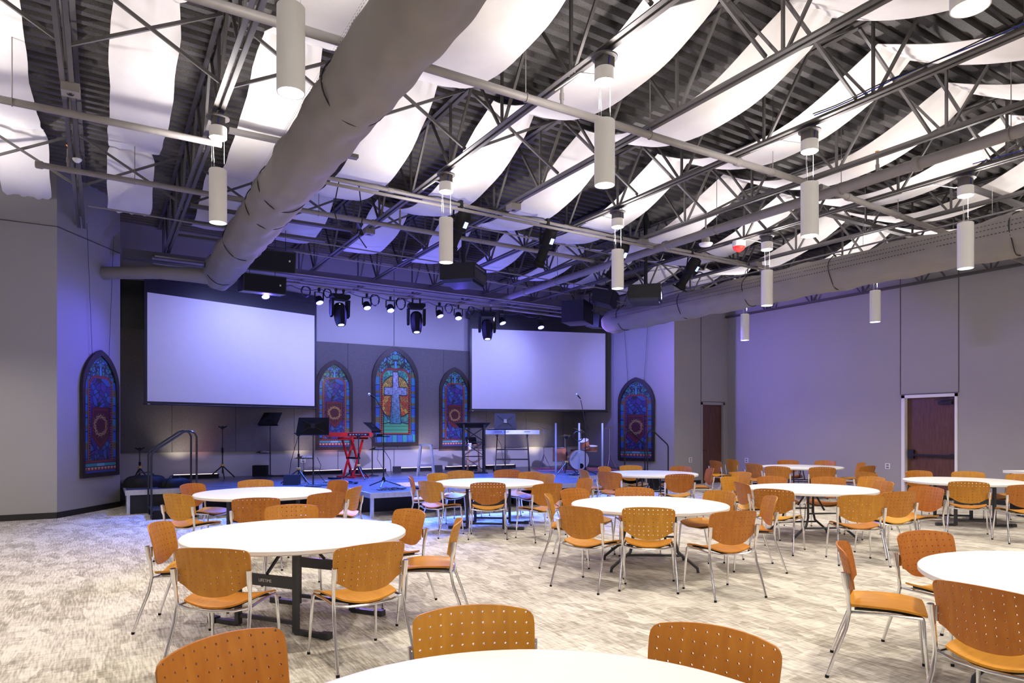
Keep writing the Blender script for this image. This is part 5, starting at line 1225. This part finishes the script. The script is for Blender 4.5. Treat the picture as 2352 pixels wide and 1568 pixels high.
CH = [('A', 0.63, 6.28, -1.97, 'left end seat'),
      ('A', 0.76, 5.07, -0.66, 'near seat on the left with its back to us'),
      ('A', 1.56, 4.75, 0.11, 'near seat on the right with its back to us'),
      ('A', 2.33, 6.13, 1.77, 'far right seat facing the camera'),
      ('A', 2.41, 5.41, 1.07, 'right end seat seen edge on'),
      ('A', 1.63, 6.96, 2.95, 'far seat showing only its top'),
      ('B', 0.98, 9.34, -0.98, 'left end seat, back to us'),
      ('B', 1.28, 10.61, -2.33, 'far left seat, honey coloured'),
      ('B', 2.02, 10.86, 3.06, 'far seat seen over the tabletop'),
      ('B', 1.57, 8.44, -0.24, 'near seat, dark with bright holes'),
      ('B', 2.33, 8.66, 0.28, 'near right seat turned away'),
      ('B', 2.89, 10.27, 1.87, 'far right seat, honey coloured'),
      ('B', 2.80, 9.28, 0.88, 'right end seat seen edge on'),
      ('C', 4.61, 10.44, -2.00, 'left end seat seen edge on'),
      ('C', 4.48, 9.60, -1.21, 'near left seat with a violet sheen'),
      ('C', 5.21, 10.91, -2.77, 'far left seat behind the violet one'),
      ('C', 5.79, 11.37, 2.98, 'far seat left of the lectern foot'),
      ('C', 5.01, 9.04, -0.52, 'near seat with its back to us'),
      ('C', 6.59, 11.21, 2.44, 'far seat below the white keyboard'),
      ('C', 6.55, 10.47, 2.02, 'far right seat'),
      ('C', 6.45, 9.93, 1.49, 'right end seat, honey coloured'),
      ('C', 5.56, 8.47, -0.00, 'near right seat turned away'),
      ('D', 4.80, 6.66, -2.22, 'left end seat, orange and edge on'),
      ('D', 4.37, 5.66, -1.22, 'near left seat with its back to us'),
      ('D', 4.86, 5.34, -0.74, 'near middle seat, dark seat pad'),
      ('D', 5.26, 4.75, -0.22, 'near right seat turned away'),
      ('D', 5.37, 7.05, -2.96, 'far left seat, orange'),
      ('D', 6.00, 6.81, 2.58, 'far seat seen over the tabletop'),
      ('D', 6.49, 6.07, 1.55, 'far right seat with a violet edge'),
      ('D', 6.48, 5.40, 0.93, 'right end seat, violet and edge on'),
      ('E', 8.33, 10.72, -1.88, 'left end seat, dark and edge on'),
      ('E', 8.25, 9.95, -1.26, 'near left seat with its back to us'),
      ('E', 9.18, 11.14, -2.75, 'far left seat'),
      ('E', 9.80, 11.20, 2.80, 'far seat seen over the tabletop'),
      ('E', 10.33, 10.54, 1.80, 'far right seat, half violet'),
      ('E', 8.81, 8.97, -0.46, 'near right seat with its back to us'),
      ('E', 10.29, 9.84, 1.00, 'right end seat, violet'),
      ('F', 7.78, 6.00, -1.23, 'near left seat with its back to us'),
      ('F', 9.45, 7.29, 2.74, 'far seat with a white glint'),
      ('F', 9.96, 6.81, 1.96, 'far seat on the right'),
      ('F', 8.34, 6.83, -2.02, 'left end seat, reddish'),
      ('F', 8.90, 7.58, -2.96, 'far left seat, orange'),
      ('F', 7.91, 5.01, -0.69, 'near seat on the right with its back to us'),
      ('F', 8.68, 5.08, -0.30, 'right end seat turned away'),
      ('F', 9.86, 6.02, 1.04, 'far right seat, half violet'),
      ('G', 13.07, 10.56, -1.70, 'left end seat, violet back'),
      ('G', 14.90, 11.15, 2.48, 'far seat on the left'),
      ('G', 15.42, 10.64, 1.79, 'far seat on the right'),
      ('G', 12.54, 9.64, -1.17, 'near left seat, dark with bright holes'),
      ('G', 13.04, 9.04, -0.75, 'near right seat with its back to us'),
      ('G', 15.18, 9.70, 0.89, 'right end seat, half violet'),
      ('G', 14.22, 8.92, -0.07, 'right seat turned away'),
      ('H', 13.17, 6.92, 2.67, 'far left seat, orange'),
      ('H', 13.58, 6.42, 1.95, 'far seat on the right'),
      ('H', 11.38, 5.37, -1.09, 'near seat with its back to us'),
      ('H', 13.53, 5.75, 1.17, 'far right seat at the picture edge'),
      ('H', 11.40, 4.68, -0.77, 'near right seat cut by the picture edge'),
      ('I', 4.46, 2.61, -2.60, 'left end seat, honey and edge on'),
      ('I', 5.28, 2.60, 2.88, 'far left seat facing the camera'),
      ('I', 4.00, 1.69, -1.59, 'near seat with its back to us lower right'),
      ('J', 1.30, 2.39, 2.81, 'far seat facing the camera'),
      ('J', 1.80, 1.78, 1.90, 'right seat with a pale violet edge'),
      ('J', 0.49, 2.50, -2.67, 'left seat, yellow, at the bottom edge'),
      ('', 9.37, 5.09, 1.38, 'chair with violet sheen seen edge on between the two right tables'),
      ('', 13.52, 12.10, -1.81, 'small reddish chair standing before the narrow dark door'),
      ('', 14.48, 12.42, -1.81, 'chair standing right of the narrow dark door, facing right'),
      ('', 9.87, 8.63, 1.38, 'chair turned away between the violet chair and the far table'),
      ('', 12.30, 7.38, -1.81, 'yellow chair behind the half violet one'),
      ('', 10.67, 6.64, 1.38, 'brown chair back right of the far table'),
      ('', 6.37, 8.75, 1.38, 'chair turned away between the middle table and the drum side table')]

c0 = make_chair()
for k, (tb, x, y, h, lab) in enumerate(CH):
    o = c0 if k == 0 else dup(c0, (x, y, 0), h)
    o.location = (x, y, 0); o.rotation_euler = (0, 0, h)
    tag(o, ('chair at the ' + TD[tb] + ', ' + lab) if tb else 'wooden ' + lab, 'chair', 'perforated wooden chairs at ' + ('the ' + TD[tb] if tb else 'no table'))
# ================================================================== tables
def make_table(kind):
    t = thing('round_table', (0, 0, 0)); R = 0.915
    MB().lathe([(0.05, 0.693), (R-0.03, 0.693), (R-0.008, 0.697), (R, 0.705), (R-0.001, 0.714), (R, 0.722), (R, 0.730), (R-0.008, 0.738), (R-0.03, 0.742), (0.05, 0.742)], 96).build('tabletop', 'tabletop', t)
    for s in (-1, 1):
        b = MB()
        if kind == 'square':
            for q in (-1, 1):
                b.bar((s*0.36, q*0.30, 0.015), (s*0.36, q*0.30, 0.69), 0.042, 0.042, (0, 1, 0))
                b.bar((s*0.36, q*0.30, 0.022), (s*0.36, q*0.58, 0.022), 0.045, 0.035); b.box(s*0.36-0.032, s*0.36+0.032, q*0.58-0.05, q*0.58+0.03, 0.0, 0.05)
            b.bar((s*0.36, -0.30, 0.40), (s*0.36, 0.30, 0.40), 0.03, 0.09); b.bar((s*0.36, -0.30, 0.655), (s*0.36, 0.30, 0.655), 0.03, 0.03); b.bar((s*0.36, -0.28, 0.09), (s*0.36, 0.28, 0.09), 0.03, 0.03)
        else:
            for q in (-1, 1):
                b.tube([(s*0.34, q*0.24, 0.69), (s*0.34, q*0.24, 0.34), (s*0.34, q*0.27, 0.22), (s*0.36, q*0.40, 0.12), (s*0.37, q*0.48, 0.05), (s*0.37, q*0.49, 0.0)], 0.017, 10)
            b.tube([(s*0.34, -0.24, 0.40), (s*0.34, 0.24, 0.40)], 0.012, 8); b.tube([(s*0.345, -0.30, 0.19), (s*0.345, 0.30, 0.19)], 0.014, 8)
        b.build('leg_frame', 'tablesteel', t, smooth=(kind != 'square'))
        MB().bar((s*0.355, 0.0, 0.45), (s*0.10, 0.0, 0.68), 0.02, 0.018).build('folding_brace', 'tablesteel', t, smooth=False)
    b = MB(); b.bar((-0.6, -0.14, 0.675), (0.6, -0.14, 0.675), 0.03, 0.03); b.bar((-0.6, 0.14, 0.675), (0.6, 0.14, 0.675), 0.03, 0.03); b.build('under_rail', 'tablesteel', t, smooth=False)
    if kind == 'square':
        for s in (-1, 1):
            textmesh('maker_lettering', 'LIFETIME', 0.035, 'textwhite', t, (s*0.377, 0, 0.40), (PI/2, 0, s*PI/2))
    return t
TB = [('A', 1.43, 5.94, 0.62, 'square', 'large white round table at the front left'), ('D', 5.55, 6.09, 1.0, 'wishbone', 'white round table in the middle of the hall'), ('F', 9.1, 6.46, 1.15, 'wishbone', 'white round table right of the middle one, on curved legs'),
      ('H', 12.74, 6.08, 0.9, 'square', 'white round table in front of the brown exit door'), ('B', 1.95, 9.98, 0.75, 'square', 'white round table by the left stage steps'), ('C', 5.56, 10.0, 0.9, 'square', 'white round table in front of the stage centre'),
      ('E', 9.5, 10.35, 1.0, 'wishbone', 'white round table nearest the drum kit'), ('G', 14.32, 10.4, 0.8, 'wishbone', 'farthest white round table by the back corner'), ('I', 5.03, 1.67, 1.2, 'wishbone', 'white round table cut by the right edge in the foreground'),
      ('J', 1.0, 1.51, 0.5, 'square', 'white round table at the bottom edge of the picture')]
proto = {}
for (k, x, y, rz, kind, lab) in TB:
    if kind not in proto: o = proto[kind] = make_table(kind)
    else: o = dup(proto[kind], (x, y, 0))
    o.location = (x, y, 0); o.rotation_euler = (0, 0, rz); tag(o, lab, 'table', 'white round tables')
# equipment cart at the right edge
t = thing('equipment_cart', (15.1, 5.62, 0), -0.5, 'black cart with a white top at the right edge behind the tables', 'cart')
b = MB(); b.box(-0.75, 0.6, -0.35, 0.35, 0.80, 0.85); b.build('white_top', 'white', t); MB().box(-0.66, 0.55, -0.3, 0.3, 0.12, 0.80).build('black_body', 'plastic', t, smooth=False)
MB().box(-0.6, 0.5, -0.306, -0.3, 0.45, 0.62).build('front_recess', 'black', t, smooth=False)
for x in (-0.55, 0.45):
    for y in (-0.22, 0.22): MB().lathe([(0.05, -0.02), (0.055, 0), (0.05, 0.02)], 16, Matrix.Translation((x, y, 0.055)) @ Matrix.Rotation(PI/2, 4, 'X')).build('caster', 'black', t)
